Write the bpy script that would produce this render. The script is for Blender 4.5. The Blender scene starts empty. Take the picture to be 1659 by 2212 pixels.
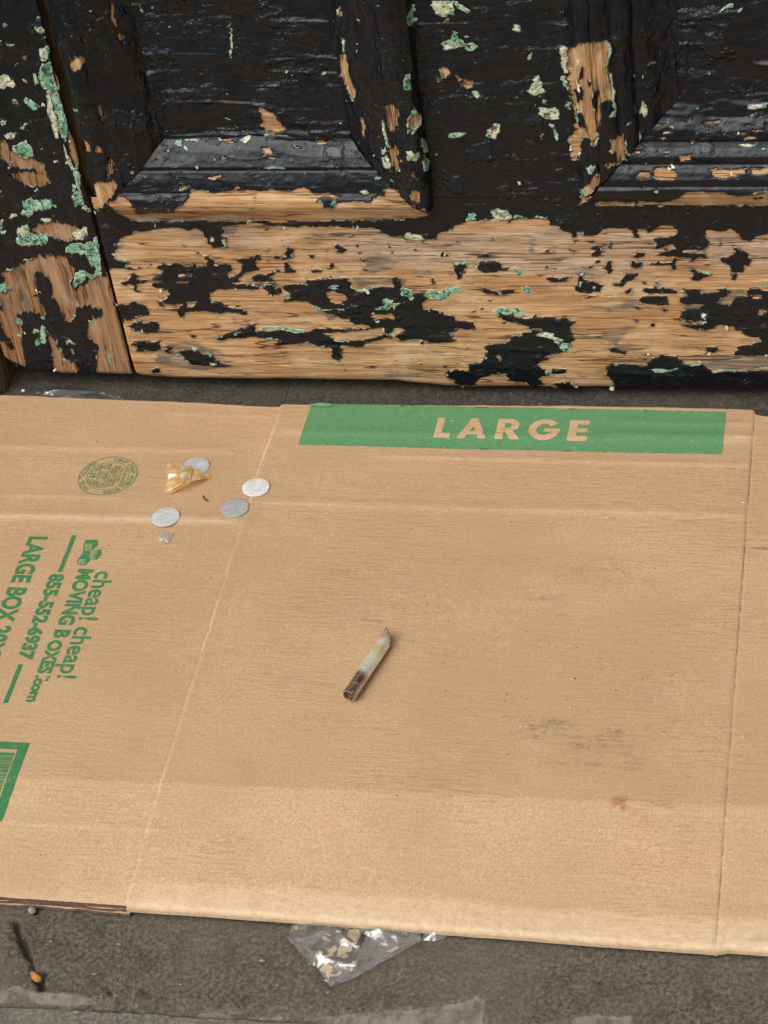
import bpy, bmesh, math, random
import numpy as np
from mathutils import Vector, Matrix
from mathutils.geometry import delaunay_2d_cdt

random.seed(7); RNG = np.random.default_rng(11)
scene = bpy.context.scene
COL = scene.collection

# ------------------------------------------------------------------ camera
CAM = np.array([0.4213631, -1.76228303, 1.50306506])
PITCH, ROLL, YAW = 0.73467888, -0.16017853, -0.27821006
FW = np.array([math.sin(YAW)*math.cos(PITCH), math.cos(YAW)*math.cos(PITCH), -math.sin(PITCH)])
RT0 = np.array([math.cos(YAW), -math.sin(YAW), 0.0]); UP0 = np.cross(RT0, FW)
RT = RT0*math.cos(ROLL)+UP0*math.sin(ROLL); UP = -RT0*math.sin(ROLL)+UP0*math.cos(ROLL)
FPX, W0, H0 = 77/36*2212, 1659.0, 2212.0
cd = bpy.data.cameras.new('camera'); cam = bpy.data.objects.new('camera', cd); COL.objects.link(cam)
cd.sensor_fit = 'VERTICAL'; cd.sensor_height = 36; cd.sensor_width = 27; cd.lens = 77; cd.clip_end = 200; cd.clip_start = 0.05
cam.matrix_world = Matrix(((RT[0], UP[0], -FW[0], CAM[0]), (RT[1], UP[1], -FW[1], CAM[1]), (RT[2], UP[2], -FW[2], CAM[2]), (0, 0, 0, 1)))
scene.camera = cam

# ------------------------------------------------------------------ sky, sun, exposure: soft overcast street light
SUN_EL, SUN_AZ = math.radians(56), math.radians(215)      # from behind the camera, high
world = bpy.data.worlds.new('World'); scene.world = world; world.use_nodes = True
wn = world.node_tree.nodes; wl = world.node_tree.links; wn.clear()
sky = wn.new('ShaderNodeTexSky'); sky.sky_type = 'NISHITA'; sky.sun_disc = False
sky.sun_elevation = SUN_EL; sky.sun_rotation = SUN_AZ; sky.dust_density = 6; sky.air_density = 1.0; sky.ozone_density = 1.0
hs = wn.new('ShaderNodeHueSaturation'); hs.inputs['Saturation'].default_value = 0.22
bg = wn.new('ShaderNodeBackground'); bg.inputs['Strength'].default_value = 0.10
wo = wn.new('ShaderNodeOutputWorld')
wl.new(sky.outputs[0], hs.inputs['Color']); wl.new(hs.outputs[0], bg.inputs['Color']); wl.new(bg.outputs[0], wo.inputs['Surface'])
sd = bpy.data.lights.new('sun', 'SUN'); sd.energy = 1.1; sd.angle = math.radians(50); sd.color = (1.0, 0.965, 0.91)
so = bpy.data.objects.new('sun', sd); COL.objects.link(so)
sdir = Vector((math.sin(SUN_AZ)*math.cos(SUN_EL), math.cos(SUN_AZ)*math.cos(SUN_EL), math.sin(SUN_EL)))
so.rotation_euler = sdir.to_track_quat('Z', 'Y').to_euler(); so.location = (0, -2, 3)
scene.view_settings.view_transform = 'Standard'; scene.view_settings.look = 'None'
scene.view_settings.gamma = 1; scene.view_settings.exposure = 0.48
scene.view_settings.use_curve_mapping = False

# ------------------------------------------------------------------ pixel <-> world (pixels of a 1659 x 2212 view)
def ray(x, y): return FW*FPX+RT*(x-W0/2)-UP*(y-H0/2)
def on_z(x, y, z=0.0):
    d = ray(x, y); return CAM+d*((z-CAM[2])/d[2])
def on_y(x, y, yy):
    d = ray(x, y); return CAM+d*((yy-CAM[1])/d[1])
def project(p):
    q = p-CAM; w = q@FW
    return np.stack([q@RT/w*FPX+W0/2, -(q@UP)/w*FPX+H0/2], 1)

# ------------------------------------------------------------------ numpy noise
def _hash(ix, iy, seed):
    h = (ix.astype(np.int64)*374761393+iy.astype(np.int64)*668265263+seed*1442695041) & 0xffffffff
    h = ((h ^ (h >> 13))*1274126177) & 0xffffffff
    h = (h ^ (h >> 16)) & 0xffffff
    return h/float(0xffffff)
def vnoise(x, y, seed=0):
    ix, iy = np.floor(x), np.floor(y); fx, fy = x-ix, y-iy
    fx = fx*fx*(3-2*fx); fy = fy*fy*(3-2*fy)
    a = _hash(ix, iy, seed); b = _hash(ix+1, iy, seed); c = _hash(ix, iy+1, seed); d = _hash(ix+1, iy+1, seed)
    return (a*(1-fx)+b*fx)*(1-fy)+(c*(1-fx)+d*fx)*fy*1.0
def fbm(x, y, seed=0, octv=4):
    s = 0; a = .5; t = 0
    for k in range(octv):
        s = s+a*vnoise(x*2**k, y*2**k, seed+k*17); t += a; a *= .5
    return s/t*2-1
def sstep(a, b, x):
    t = np.clip((x-a)/(b-a), 0, 1); return t*t*(3-2*t)

def poly_sd(px, py, poly):
    """signed distance, positive inside"""
    poly = np.asarray(poly, float); n = len(poly); d2 = np.full(px.shape, 1e18); ins = np.zeros(px.shape, bool)
    for i in range(n):
        x0, y0 = poly[i]; x1, y1 = poly[(i+1) % n]
        ex, ey = x1-x0, y1-y0; L = ex*ex+ey*ey+1e-9
        t = np.clip(((px-x0)*ex+(py-y0)*ey)/L, 0, 1)
        d2 = np.minimum(d2, (px-x0-t*ex)**2+(py-y0-t*ey)**2)
        if y0 != y1:
            c = ((y0 > py) != (y1 > py)) & (px < (x1-x0)*(py-y0)/(y1-y0)+x0); ins ^= c
    d = np.sqrt(d2); return np.where(ins, d, -d)

# ------------------------------------------------------------------ object helpers
def tag(o, label=None, cat=None, group=None, kind=None):
    if label: o['label'] = label
    if cat: o['category'] = cat
    if group: o['group'] = group
    if kind: o['kind'] = kind
    return o
def empty(name, loc=(0, 0, 0)):
    o = bpy.data.objects.new(name, None); o.location = loc; o.empty_display_size = .02; COL.objects.link(o); return o
def mesh_obj(name, verts, faces, mat, parent=None, smooth=True, uv=None, attrs=None):
    me = bpy.data.meshes.new(name); v = np.asarray(verts, np.float32)
    if parent is not None: v = v-np.array(parent.location, np.float32)
    me.from_pydata(v.tolist(), [], faces if isinstance(faces, list) else faces.tolist())
    if smooth: me.polygons.foreach_set('use_smooth', np.ones(len(me.polygons), bool))
    if uv is not None:
        l = me.uv_layers.new(name='UVMap'); idx = np.empty(len(me.loops), np.int32); me.loops.foreach_get('vertex_index', idx)
        l.data.foreach_set('uv', np.asarray(uv, np.float32)[idx].ravel())
    if attrs:
        for k, a in attrs.items():
            at = me.attributes.new(k, 'FLOAT', 'POINT'); at.data.foreach_set('value', np.asarray(a, np.float32))
    me.materials.append(mat); me.update()
    o = bpy.data.objects.new(name, me); COL.objects.link(o)
    if parent is not None: o.parent = parent
    return o
def grid_faces(nu, nv, flip=False):
    i = np.arange(nu*nv).reshape(nv, nu)
    f = np.stack([i[:-1, :-1], i[:-1, 1:], i[1:, 1:], i[1:, :-1]], -1).reshape(-1, 4)
    return f[:, ::-1] if flip else f
def fill_poly(outlines, spacing, jitter=.25):
    """triangulate outlines (even-odd) with interior points; returns 2D verts, faces"""
    pts = []; edges = []
    for ol in outlines:
        ol = [np.array(p, float) for p in ol]; dense = []
        for a, b in zip(ol, ol[1:]+ol[:1]):
            n = max(1, int(np.linalg.norm(b-a)/spacing)); dense += [a+(b-a)*k/n for k in range(n)]
        s = len(pts); pts += dense; edges += [(s+k, s+(k+1) % len(dense)) for k in range(len(dense))]
    P = np.array(pts); lo, hi = P.min(0), P.max(0)
    gx, gy = np.meshgrid(np.arange(lo[0], hi[0], spacing), np.arange(lo[1], hi[1], spacing))
    g = np.stack([gx.ravel(), gy.ravel()], 1)+RNG.uniform(-jitter, jitter, (gx.size, 2))*spacing
    keep = np.zeros(len(g), bool); near = np.full(len(g), 1e9)
    for ol in outlines:
        s = poly_sd(g[:, 0], g[:, 1], ol); keep ^= s > 0; near = np.minimum(near, abs(s))
    g = g[keep & (near > spacing*.35)]
    allp = [Vector(p) for p in P]+[Vector(p) for p in g]
    r = delaunay_2d_cdt(allp, edges, [], 0, 1e-9)
    V = np.array([[v.x, v.y] for v in r[0]]); F = [tuple(f) for f in r[2]]
    c = np.array([V[list(f)].mean(0) for f in F]); k = np.zeros(len(F), bool)
    for ol in outlines: k ^= poly_sd(c[:, 0], c[:, 1], ol) > 0
    return V, [f for f, q in zip(F, k) if q]

# ------------------------------------------------------------------ materials
class NT:
    def __init__(s, name):
        s.m = bpy.data.materials.new(name); s.m.use_nodes = True; s.t = s.m.node_tree; s.t.nodes.clear()
        s.out = s.n('ShaderNodeOutputMaterial')
    def n(s, t, **k):
        o = s.t.nodes.new(t)
        for a, b in k.items(): setattr(o, a, b)
        return o
    def set(s, sock, v):
        if isinstance(v, bpy.types.NodeSocket): s.t.links.new(v, sock)
        elif v is not None:
            if sock.type == 'RGBA' and not isinstance(v, (int, float)) and len(v) == 3: v = (*v, 1)
            sock.default_value = v
    def math(s, op, a, b=None, c=None, clamp=False):
        o = s.n('ShaderNodeMath', operation=op, use_clamp=clamp)
        for i, v in enumerate((a, b, c)):
            if v is not None: s.set(o.inputs[i], v)
        return o.outputs[0]
    def mr(s, v, a, b, c=0.0, d=1.0, smooth=True):
        o = s.n('ShaderNodeMapRange'); o.interpolation_type = 'SMOOTHSTEP' if smooth else 'LINEAR'; o.clamp = True
        s.set(o.inputs[0], v); s.set(o.inputs[1], a); s.set(o.inputs[2], b); s.set(o.inputs[3], c); s.set(o.inputs[4], d)
        return o.outputs[0]
    def mix(s, f, a, b, bt='MIX'):
        o = s.n('ShaderNodeMix', data_type='RGBA', blend_type=bt); s.set(o.inputs[0], f); s.set(o.inputs[6], a); s.set(o.inputs[7], b)
        return o.outputs[2]
    def mixf(s, f, a, b):
        o = s.n('ShaderNodeMix', data_type='FLOAT'); s.set(o.inputs[0], f); s.set(o.inputs[2], a); s.set(o.inputs[3], b); return o.outputs[0]
    def attr(s, name): return s.n('ShaderNodeAttribute', attribute_name=name).outputs['Fac']
    def coord(s, which='Object'): return s.n('ShaderNodeTexCoord').outputs[which]
    def scale(s, v, sc, loc=(0, 0, 0)):
        o = s.n('ShaderNodeMapping'); s.set(o.inputs[0], v); o.inputs['Scale'].default_value = sc; o.inputs['Location'].default_value = loc; return o.outputs[0]
    def noise(s, v, sc, det=4, rough=.55, dist=0.0):
        o = s.n('ShaderNodeTexNoise'); s.set(o.inputs['Vector'], v); o.inputs['Scale'].default_value = sc
        o.inputs['Detail'].default_value = det; o.inputs['Roughness'].default_value = rough; o.inputs['Distortion'].default_value = dist
        return o.outputs[0]
    def ramp(s, v, stops):
        o = s.n('ShaderNodeValToRGB'); s.set(o.inputs[0], v); e = o.color_ramp.elements
        while len(e) < len(stops): e.new(.5)
        for el, (p, c) in zip(e, stops): el.position = p; el.color = (*c, 1)
        return o.outputs[0]
    def bump(s, h, strength, dist, normal=None):
        o = s.n('ShaderNodeBump'); s.set(o.inputs['Height'], h); o.inputs['Strength'].default_value = strength; o.inputs['Distance'].default_value = dist
        if normal is not None: s.set(o.inputs['Normal'], normal)
        return o.outputs[0]
    def pbsdf(s, **k):
        o = s.n('ShaderNodeBsdfPrincipled')
        for a, b in k.items(): s.set(o.inputs[a.replace('_', ' ')], b)
        return o.outputs[0]
    def done(s, sh): s.t.links.new(sh, s.out.inputs['Surface']); return s.m

def wood_nodes(t, uv, pal):
    g1 = t.noise(t.scale(uv, (7, 130, 1)), 1.0, 5, .68, .5)
    g2 = t.noise(t.scale(uv, (16, 430, 1), (3, 7, 0)), 1.0, 4, .65, .3)
    big = t.attr('A')
    a = t.ramp(g1, [(.28, pal[0]), (.42, pal[1]), (.54, pal[2]), (.70, pal[3])])
    bl = t.ramp(g1, [(.28, (.22, .145, .095)), (.42, (.40, .275, .18)), (.54, (.50, .36, .25)), (.70, (.60, .46, .34))])
    c = t.mix(t.mr(t.math('ADD', big, t.math('MULTIPLY', t.math('SUBTRACT', g1, .5), .8)), .25, .75, 0, .9), a, bl)
    c = t.mix(t.mr(g2, .43, .33, 0, .55), c, tuple(x*.42 for x in pal[0]))
    c = t.mix(t.mr(g2, .56, .68, 0, .45), c, tuple(min(1, x*1.12) for x in pal[3]))
    pat = t.noise(t.scale(uv, (13, 30, 1), (6, 2, 0)), 1.0, 4, .6, .4)
    c = t.mix(t.mr(pat, .50, .66, 0, .60), c, (pal[2][0]*.80, pal[2][1]*.62, pal[2][2]*.42))
    c = t.mix(t.mr(pat, .46, .33, 0, .50), c, (pal[3][0]*1.02, pal[3][1]*1.08, pal[3][2]*1.25))
    grey = t.noise(t.scale(uv, (14, 75, 1), (9, 1, 0)), 1.0, 5, .72)
    c = t.mix(t.mr(grey, .53, .68, 0, .80), c, (.14, .115, .092))
    ck = t.noise(t.scale(uv, (4.5, 70, 1), (11, 5, 0)), 1.0, 3, .5, .3)
    crack = t.math('MULTIPLY', t.mr(t.math('ABSOLUTE', t.math('SUBTRACT', ck, .5)), .016, .004), t.mr(pat, .42, .55))
    c = t.mix(t.math('MULTIPLY', crack, .8), c, (.05, .03, .018))
    fl = t.noise(t.scale(uv, (90, 420, 1), (2, 9, 0)), 1.0, 3, .6)
    c = t.mix(t.mr(fl, .655, .71, 0, .85), c, (.03, .026, .022))
    h = t.math('SUBTRACT', t.math('ADD', t.math('MULTIPLY', g1, .9), t.math('MULTIPLY', g2, .9)), t.math('MULTIPLY', crack, .8))
    return c, h
OAK = [(.25, .128, .056), (.43, .246, .112), (.545, .330, .160), (.66, .45, .25)]
BROWN = [(.19, .094, .042), (.27, .145, .068), (.35, .20, .10), (.45, .29, .165)]

def make_paint(name, pal):
    t = NT(name); uv = t.coord('UV'); ob = t.coord('Object')
    P, G, C, S = (t.attr(k) for k in 'PGCS')
    wc, wh = wood_nodes(t, uv, pal)
    n1 = t.noise(ob, 330, 4, .7); n2 = t.noise(t.scale(uv, (70, 620, 1)), 1.0, 3, .6)
    nn = t.math('ADD', t.math('MULTIPLY', t.math('SUBTRACT', n1, .5), 15), t.math('MULTIPLY', t.math('SUBTRACT', n2, .5), 11))
    Pn = t.math('ADD', P, nn)
    pm = t.mr(Pn, -1.2, 1.2)
    dn = t.noise(t.scale(uv, (40, 260, 1), (2, 8, 0)), 1.0, 4, .65)
    wc2 = t.mix(t.math('MULTIPLY', t.mr(t.math('ADD', S, nn), -8, 12), t.mr(dn, .35, .6, .25, .95)), wc, t.mix(dn, (.045, .04, .035), (.24, .20, .15)))
    wc2 = t.mix(t.math('MULTIPLY', t.mr(P, -26, 0), t.mr(t.math('ADD', n2, t.math('MULTIPLY', dn, .6)), .78, .92, 0, .85)), wc2, (.055, .045, .038))      # paint left in the grain
    du = t.noise(ob, 30, 5, .6); fine = n1
    blk = t.mix(t.mr(du, .4, .8), (.0045, .0062, .0090), (.0098, .0120, .0155))
    blk = t.mix(t.mr(fine, .64, .76, 0, .3), blk, (.024, .029, .037))
    rimn = t.noise(ob, 70, 3, .6); rimc = t.noise(ob, 160, 2, .5)
    rimcol = t.mix(t.mr(rimc, .44, .54), (.62, .55, .40), (.16, .36, .235))
    rim = t.math('MULTIPLY', t.math('MULTIPLY', t.mr(Pn, -.5, 1), t.mr(Pn, 9, 6)), t.mr(rimn, .585, .63))
    pc = t.mix(rim, blk, rimcol)
    geo = t.n('ShaderNodeNewGeometry'); sn = t.n('ShaderNodeSeparateXYZ'); t.set(sn.inputs[0], geo.outputs['Normal'])
    dust = t.math('MULTIPLY', t.mr(sn.outputs[2], .25, .75), t.mr(du, .3, .62, .35, 1))      # dust settled on the ledges
    pc = t.mix(t.math('MULTIPLY', dust, .8), pc, (.036, .040, .048))
    c = t.mix(pm, wc2, pc)
    Gn = t.math('ADD', G, nn); Cn = t.math('ADD', C, nn)
    gm = t.mr(Gn, -1.2, 1.2); cm = t.mr(Cn, -1.2, 1.2)
    gn = t.noise(ob, 120, 4, .72); vor = t.noise(ob, 230, 3, .7)
    gc = t.ramp(gn, [(.30, (.035, .10, .05)), (.41, (.11, .28, .17)), (.52, (.22, .46, .32)), (.60, (.33, .54, .40)), (.66, (.62, .62, .46)), (.75, (.62, .58, .43))])
    gc = t.mix(t.mr(vor, .46, .41, 0, .92), gc, (.02, .024, .02))
    gc = t.mix(t.math('MULTIPLY', t.mr(Gn, 6, 2), t.mr(rimc, .45, .52, 0, .9)), gc, (.66, .62, .48))
    cc = t.ramp(gn, [(.30, (.06, .10, .05)), (.40, (.20, .34, .22)), (.47, (.58, .57, .40)), (.6, (.72, .66, .50)), (.72, (.60, .46, .28))])
    cc = t.mix(t.mr(vor, .44, .39, 0, .8), cc, (.05, .045, .03))
    cc = t.mix(t.mr(Cn, 7, 3, 0, .75), cc, (.15, .34, .22))
    c = t.mix(gm, c, gc); c = t.mix(cm, c, cc)
    lay = t.math('MAXIMUM', gm, cm)
    r1 = t.noise(t.scale(ob, (16, 16, 80)), 1.0, 4, .55, .5); r2 = t.noise(ob, 170, 4, .62)
    ph = t.math('ADD', t.math('MULTIPLY', t.math('MULTIPLY', r1, t.mr(du, .52, .64, .05, 1.0)), 1.0), t.math('MULTIPLY', r2, .13))
    h = t.mixf(t.mr(Pn, -3, 3), t.math('MULTIPLY', wh, .45), t.math('ADD', ph, .9))
    h = t.math('ADD', h, t.math('MULTIPLY', lay, t.math('ADD', t.math('MULTIPLY', vor, .6), -.25)))
    nrm = t.bump(h, .9, .0036)
    rough = t.mixf(pm, .62, t.math('ADD', t.mr(du, .35, .65, .38, .15), t.math('MULTIPLY', dust, .2))); rough = t.mixf(lay, rough, .38)
    spec = t.mixf(pm, .25, .36)
    return t.done(t.pbsdf(Base_Color=c, Roughness=rough, Normal=nrm, Specular_IOR_Level=spec))

def kraft_nodes(t):
    ob = t.coord('Object')
    f1 = t.noise(t.scale(ob, (520, 380, 520)), 1.0, 3, .7); f2 = t.noise(ob, 150, 4, .7); f3 = t.noise(ob, 8, 2, .6)
    fib = t.noise(t.scale(ob, (1100, 420, 1), (5, 1, 0)), 1.0, 2, .5)
    c = t.mix(t.mr(f1, .30, .70), (.405, .252, .136), (.608, .416, .250))
    c = t.mix(t.mr(f2, .35, .68, 0, .38), c, (.540, .357, .200))
    c = t.mix(t.mr(f3, .35, .7, 0, .40), c, (.40, .255, .130))
    c = t.mix(t.mr(fib, .66, .78, 0, .6), c, (.70, .54, .36))
    dk = t.noise(ob, 300, 2, .5)
    c = t.mix(t.mr(dk, .68, .78, 0, .5), c, (.17, .10, .05))
    return ob, c, f1, f2
def make_kraft():
    t = NT('kraft_cardboard'); ob, c, f1, f2 = kraft_nodes(t)
    D, R, L = t.attr('dirt'), t.attr('stain'), t.attr('wear')
    c = t.mix(t.math('MULTIPLY', t.attr('panel_tone'), t.mr(f2, .3, .7, .75, 1)), c, (.30, .19, .10))
    sc = t.noise(t.scale(ob, (26, 300, 1)), 1.0, 4, .7, .6); bl = t.noise(ob, 190, 4, .7)
    smear = t.math('ADD', t.math('MULTIPLY', D, .60), t.math('SUBTRACT', t.math('ADD', t.math('MULTIPLY', sc, .8), t.math('MULTIPLY', bl, .8)), .93))
    c = t.mix(t.mr(smear, .05, .50, 0, .66), c, (.115, .085, .052))
    c = t.mix(t.math('MULTIPLY', R, t.mr(bl, .42, .56)), c, (.30, .10, .035))
    c = t.mix(t.math('MULTIPLY', L, t.mr(f2, .3, .7, .4, 1)), c, (.74, .575, .40))
    st = t.noise(t.scale(ob, (42, 270, 1), (1, 4, 0)), 1.0, 3, .5, .35); s2 = t.noise(t.scale(ob, (38, 210, 1)), 1.0, 4, .65)
    fm = t.mr(t.noise(t.scale(ob, (6, 8, 1), (2, 3, 0)), 1.0, 3, .55), .40, .66, .15, 1)
    c = t.mix(t.math('MULTIPLY', t.mr(st, .45, .34, 0, .26), fm), c, (.27, .17, .09))
    c = t.mix(t.math('MULTIPLY', t.mr(s2, .40, .28, 0, .36), fm), c, (.22, .14, .075))
    h = t.math('ADD', t.math('MULTIPLY', t.math('MULTIPLY', st, fm), 1.9), t.math('ADD', t.math('MULTIPLY', f1, .22), t.math('MULTIPLY', s2, .75)))
    return t.done(t.pbsdf(Base_Color=c, Roughness=.82, Specular_IOR_Level=.18, Normal=t.bump(h, .42, .0016)))
def make_edge():
    t = NT('cut_cardboard_edge'); ob = t.coord('Object')
    n = t.noise(t.scale(ob, (260, 260, 500)), 1.0, 4, .6)
    c = t.ramp(n, [(.25, (.05, .032, .024)), (.5, (.17, .112, .080)), (.75, (.30, .21, .15))])
    return t.done(t.pbsdf(Base_Color=c, Roughness=.9, Specular_IOR_Level=.1, Normal=t.bump(n, .7, .002)))
def make_ink(name, col, cover):
    t = NT(name); ob, c, f1, f2 = kraft_nodes(t)
    ink = t.mix(t.mr(f1, .3, .75), tuple(x*.82 for x in col), tuple(min(1, x*1.18) for x in col))
    ink = t.mix(t.mr(f2, .62-cover*.1, .82, 0, .75-.4*cover), ink, c)
    n = t.noise(t.scale(ob, (40, 160, 1)), 1.0, 4, .6)
    return t.done(t.pbsdf(Base_Color=ink, Roughness=.62, Specular_IOR_Level=.25, Normal=t.bump(t.math('ADD', n, t.math('MULTIPLY', f1, .3)), .4, .0014)))
def make_stone(name, dark, light, chip):
    t = NT(name); ob = t.coord('Object')
    a = t.noise(ob, 260, 5, .75); b = t.noise(ob, 45, 5, .65); d = t.noise(ob, 6, 4, .55); e = t.noise(t.scale(ob, (90, 25, 40)), 1.0, 4, .6, .5)
    c = t.mix(t.mr(a, .36, .66), dark, light)
    c = t.mix(t.mr(b, .42, .7, 0, .5), c, tuple(x*.7 for x in dark))
    c = t.mix(t.mr(d, .4, .65, 0, .4), c, (light[0]*.88, light[1]*.90, light[2]*.84))
    c = t.mix(t.mr(e, .62, .74, 0, .35), c, tuple(min(1, x*1.35) for x in light))
    ch = t.attr('chip'); gr = t.attr('groove')
    c = t.mix(t.math('MULTIPLY', t.mr(t.math('ADD', ch, t.math('MULTIPLY', t.math('SUBTRACT', b, .5), 16)), -1.5, 1.5), t.mr(t.noise(ob, 60, 5, .7), .38, .6, .15, .9)), c, chip)
    c = t.mix(t.mr(t.math('ADD', gr, t.math('MULTIPLY', t.math('SUBTRACT', b, .5), 14)), -4, 3, 0, .92), c, (.028, .022, .016))
    sp = t.noise(ob, 120, 2, .4); c = t.mix(t.mr(sp, .735, .76, 0, .45), c, (.30, .27, .21))
    h = t.math('ADD', t.math('MULTIPLY', a, .8), t.math('MULTIPLY', b, 1.1))
    return t.done(t.pbsdf(Base_Color=c, Roughness=.88, Specular_IOR_Level=.25, Normal=t.bump(h, .7, .003)))
def make_film(name, tint, base_op, gloss_rough, haze, wrinkle=.8, refl=.06):
    """thin plastic film: mostly clear, reflecting like a dielectric, a little milky"""
    t = NT(name); ob = t.coord('Object')
    lw = t.n('ShaderNodeLayerWeight'); lw.inputs[0].default_value = .35
    n = t.noise(ob, 90, 4, .6)
    nrm = t.bump(n, wrinkle, .004); t.set(lw.inputs['Normal'], nrm)
    tr = t.n('ShaderNodeBsdfTransparent'); t.set(tr.inputs[0], tint)
    if not isinstance(haze[0], float): haze = t.mix(t.mr(t.noise(ob, 110, 2, .5), .40, .58), haze[0], haze[1])
    df = t.n('ShaderNodeBsdfDiffuse'); t.set(df.inputs[0], haze); t.set(df.inputs['Normal'], nrm)
    tl = t.n('ShaderNodeBsdfTranslucent'); t.set(tl.inputs[0], haze)
    gl = t.n('ShaderNodeBsdfGlossy'); t.set(gl.inputs['Roughness'], gloss_rough); t.set(gl.inputs['Normal'], nrm)
    m0 = t.n('ShaderNodeMixShader'); m0.inputs[0].default_value = .5; t.t.links.new(df.outputs[0], m0.inputs[1]); t.t.links.new(tl.outputs[0], m0.inputs[2])
    m1 = t.n('ShaderNodeMixShader'); t.set(m1.inputs[0], t.mr(n, .3, .7, base_op*.6, base_op*1.4)); t.t.links.new(tr.outputs[0], m1.inputs[1]); t.t.links.new(m0.outputs[0], m1.inputs[2])
    m2 = t.n('ShaderNodeMixShader'); t.set(m2.inputs[0], t.math('ADD', t.math('MULTIPLY', lw.outputs['Facing'], .45), refl)); t.t.links.new(m1.outputs[0], m2.inputs[1]); t.t.links.new(gl.outputs[0], m2.inputs[2])
    return t.done(m2.outputs[0])
def make_simple(name, a, b, sc, rough=.7, metal=0.0, bump=.3, stretch=(1, 1, 1), spec=.3):
    t = NT(name); ob = t.coord('Object'); n = t.noise(t.scale(ob, stretch), sc, 4, .6)
    return t.done(t.pbsdf(Base_Color=t.mix(t.mr(n, .3, .7), a, b), Roughness=rough, Metallic=metal, Specular_IOR_Level=spec, Normal=t.bump(n, bump, .001)))

M_PAINT = make_paint('peeling_black_paint_on_oak', OAK); M_PAINTB = make_paint('peeling_black_paint_on_brown_wood', BROWN); M_KRAFT = make_kraft(); M_EDGE = make_edge()
M_BAND = make_ink('green_band_ink', (.098, .250, .112), 1.0); M_INK = make_ink('green_text_ink', (.048, .178, .068), 1.0)
M_STAMP = make_ink('green_stamp_ink', (.085, .19, .075), .5); M_HALF = make_ink('pale_green_ink', (.20, .26, .12), .5)
M_STEP = make_stone('dark_step_stone', (.054, .044, .033), (.175, .148, .112), (.225, .205, .165))
M_PAVE = make_stone('paving_stone', (.085, .078, .062), (.225, .205, .168), (.30, .28, .23))
M_SILL = make_stone('shaded_sill_stone', (.030, .026, .021), (.105, .092, .073), (.2, .18, .15))  # darker step stone: shade under the door put into its colour
M_CONC = make_stone('pale_concrete', (.20, .195, .18), (.42, .41, .38), (.5, .5, .48))
M_DARK = make_simple('dark_light_blocker', (.010, .009, .008), (.02, .018, .016), 20)  # for the added board behind the door
M_POST = make_simple('weathered_brown_wood', (.07, .045, .025), (.24, .155, .085), 6, .8, 0, .8, (40, 40, 6))
# ------------------------------------------------------------------ wear on the door: outlines of bare wood (W), paint left standing (K),
# green coat (G), cream coat (C) and grimy wood (S); six neighbouring detail views, 0.3307 view pixels per unit
ZK = 0.3307
ROFF = {1: (0, 0), 2: (1659, 0), 3: (3358, 0), 4: (0, 1327), 5: (1659, 1327), 6: (3358, 1327)}
WEAR = []
def wear(reg, cls, *flats):
    ox, oy = ROFF[reg]
    for f in flats: WEAR.append((cls, [(f[i]+ox, f[i+1]+oy) for i in range(0, len(f), 2)]))
# bottom rail: bare timber below an uneven upper paint line
rail_top = [(725, 1680), (735, 1657), (770, 1572), (830, 1542), (900, 1512), (1000, 1497), (1120, 1482), (1200, 1492), (1230, 1507), (1250, 1487), (1300, 1502), (1350, 1567), (1390, 1615), (1470, 1612), (1482, 1567), (1450, 1527), (1450, 1477), (1500, 1467), (1659, 1457),
 (1719, 1467), (1859, 1477), (1989, 1477), (2109, 1477), (2219, 1477), (2299, 1487), (2439, 1487), (2489, 1507), (2539, 1542), (2619, 1532), (2659, 1567), (2789, 1562), (2849, 1567), (2859, 1527), (2929, 1497), (2939, 1477), (3029, 1452), (3059, 1437), (3159, 1437), (3259, 1427),
 (3358, 1432), (3508, 1422), (3588, 1427), (3588, 1457), (3638, 1477), (3678, 1507), (3738, 1522), (3743, 1547), (3768, 1542), (3768, 1507), (3808, 1517), (3818, 1537), (3908, 1532), (3938, 1497), (3998, 1487), (4098, 1482), (4128, 1512), (4148, 1542), (4188, 1547), (4158, 1517), (4158, 1492), (4218, 1487), (4228, 1512), (4258, 1507), (4318, 1467), (4398, 1467), (4428, 1512), (4398, 1537), (4278, 1557),
 (4288, 1582), (4268, 1612), (4278, 1622), (4388, 1592), (4403, 1617), (4368, 1637), (4278, 1657), (4358, 1672), (4508, 1682), (4508, 1707), (4528, 1707), (4533, 1682), (4613, 1677), (4598, 1657), (4498, 1652), (4438, 1637), (4508, 1622), (4578, 1627), (4623, 1612), (4628, 1567), (4598, 1542), (4603, 1507), (4648, 1502), (4698, 1512), (4778, 1492), (4818, 1517), (4838, 1557), (4898, 1572), (4928, 1547), (5017, 1522), (5300, 1530), (5900, 1500), (6500, 1540)]
WEAR.append(('W', rail_top+[(6500, 2700), (600, 2700), (700, 1720)]))
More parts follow.
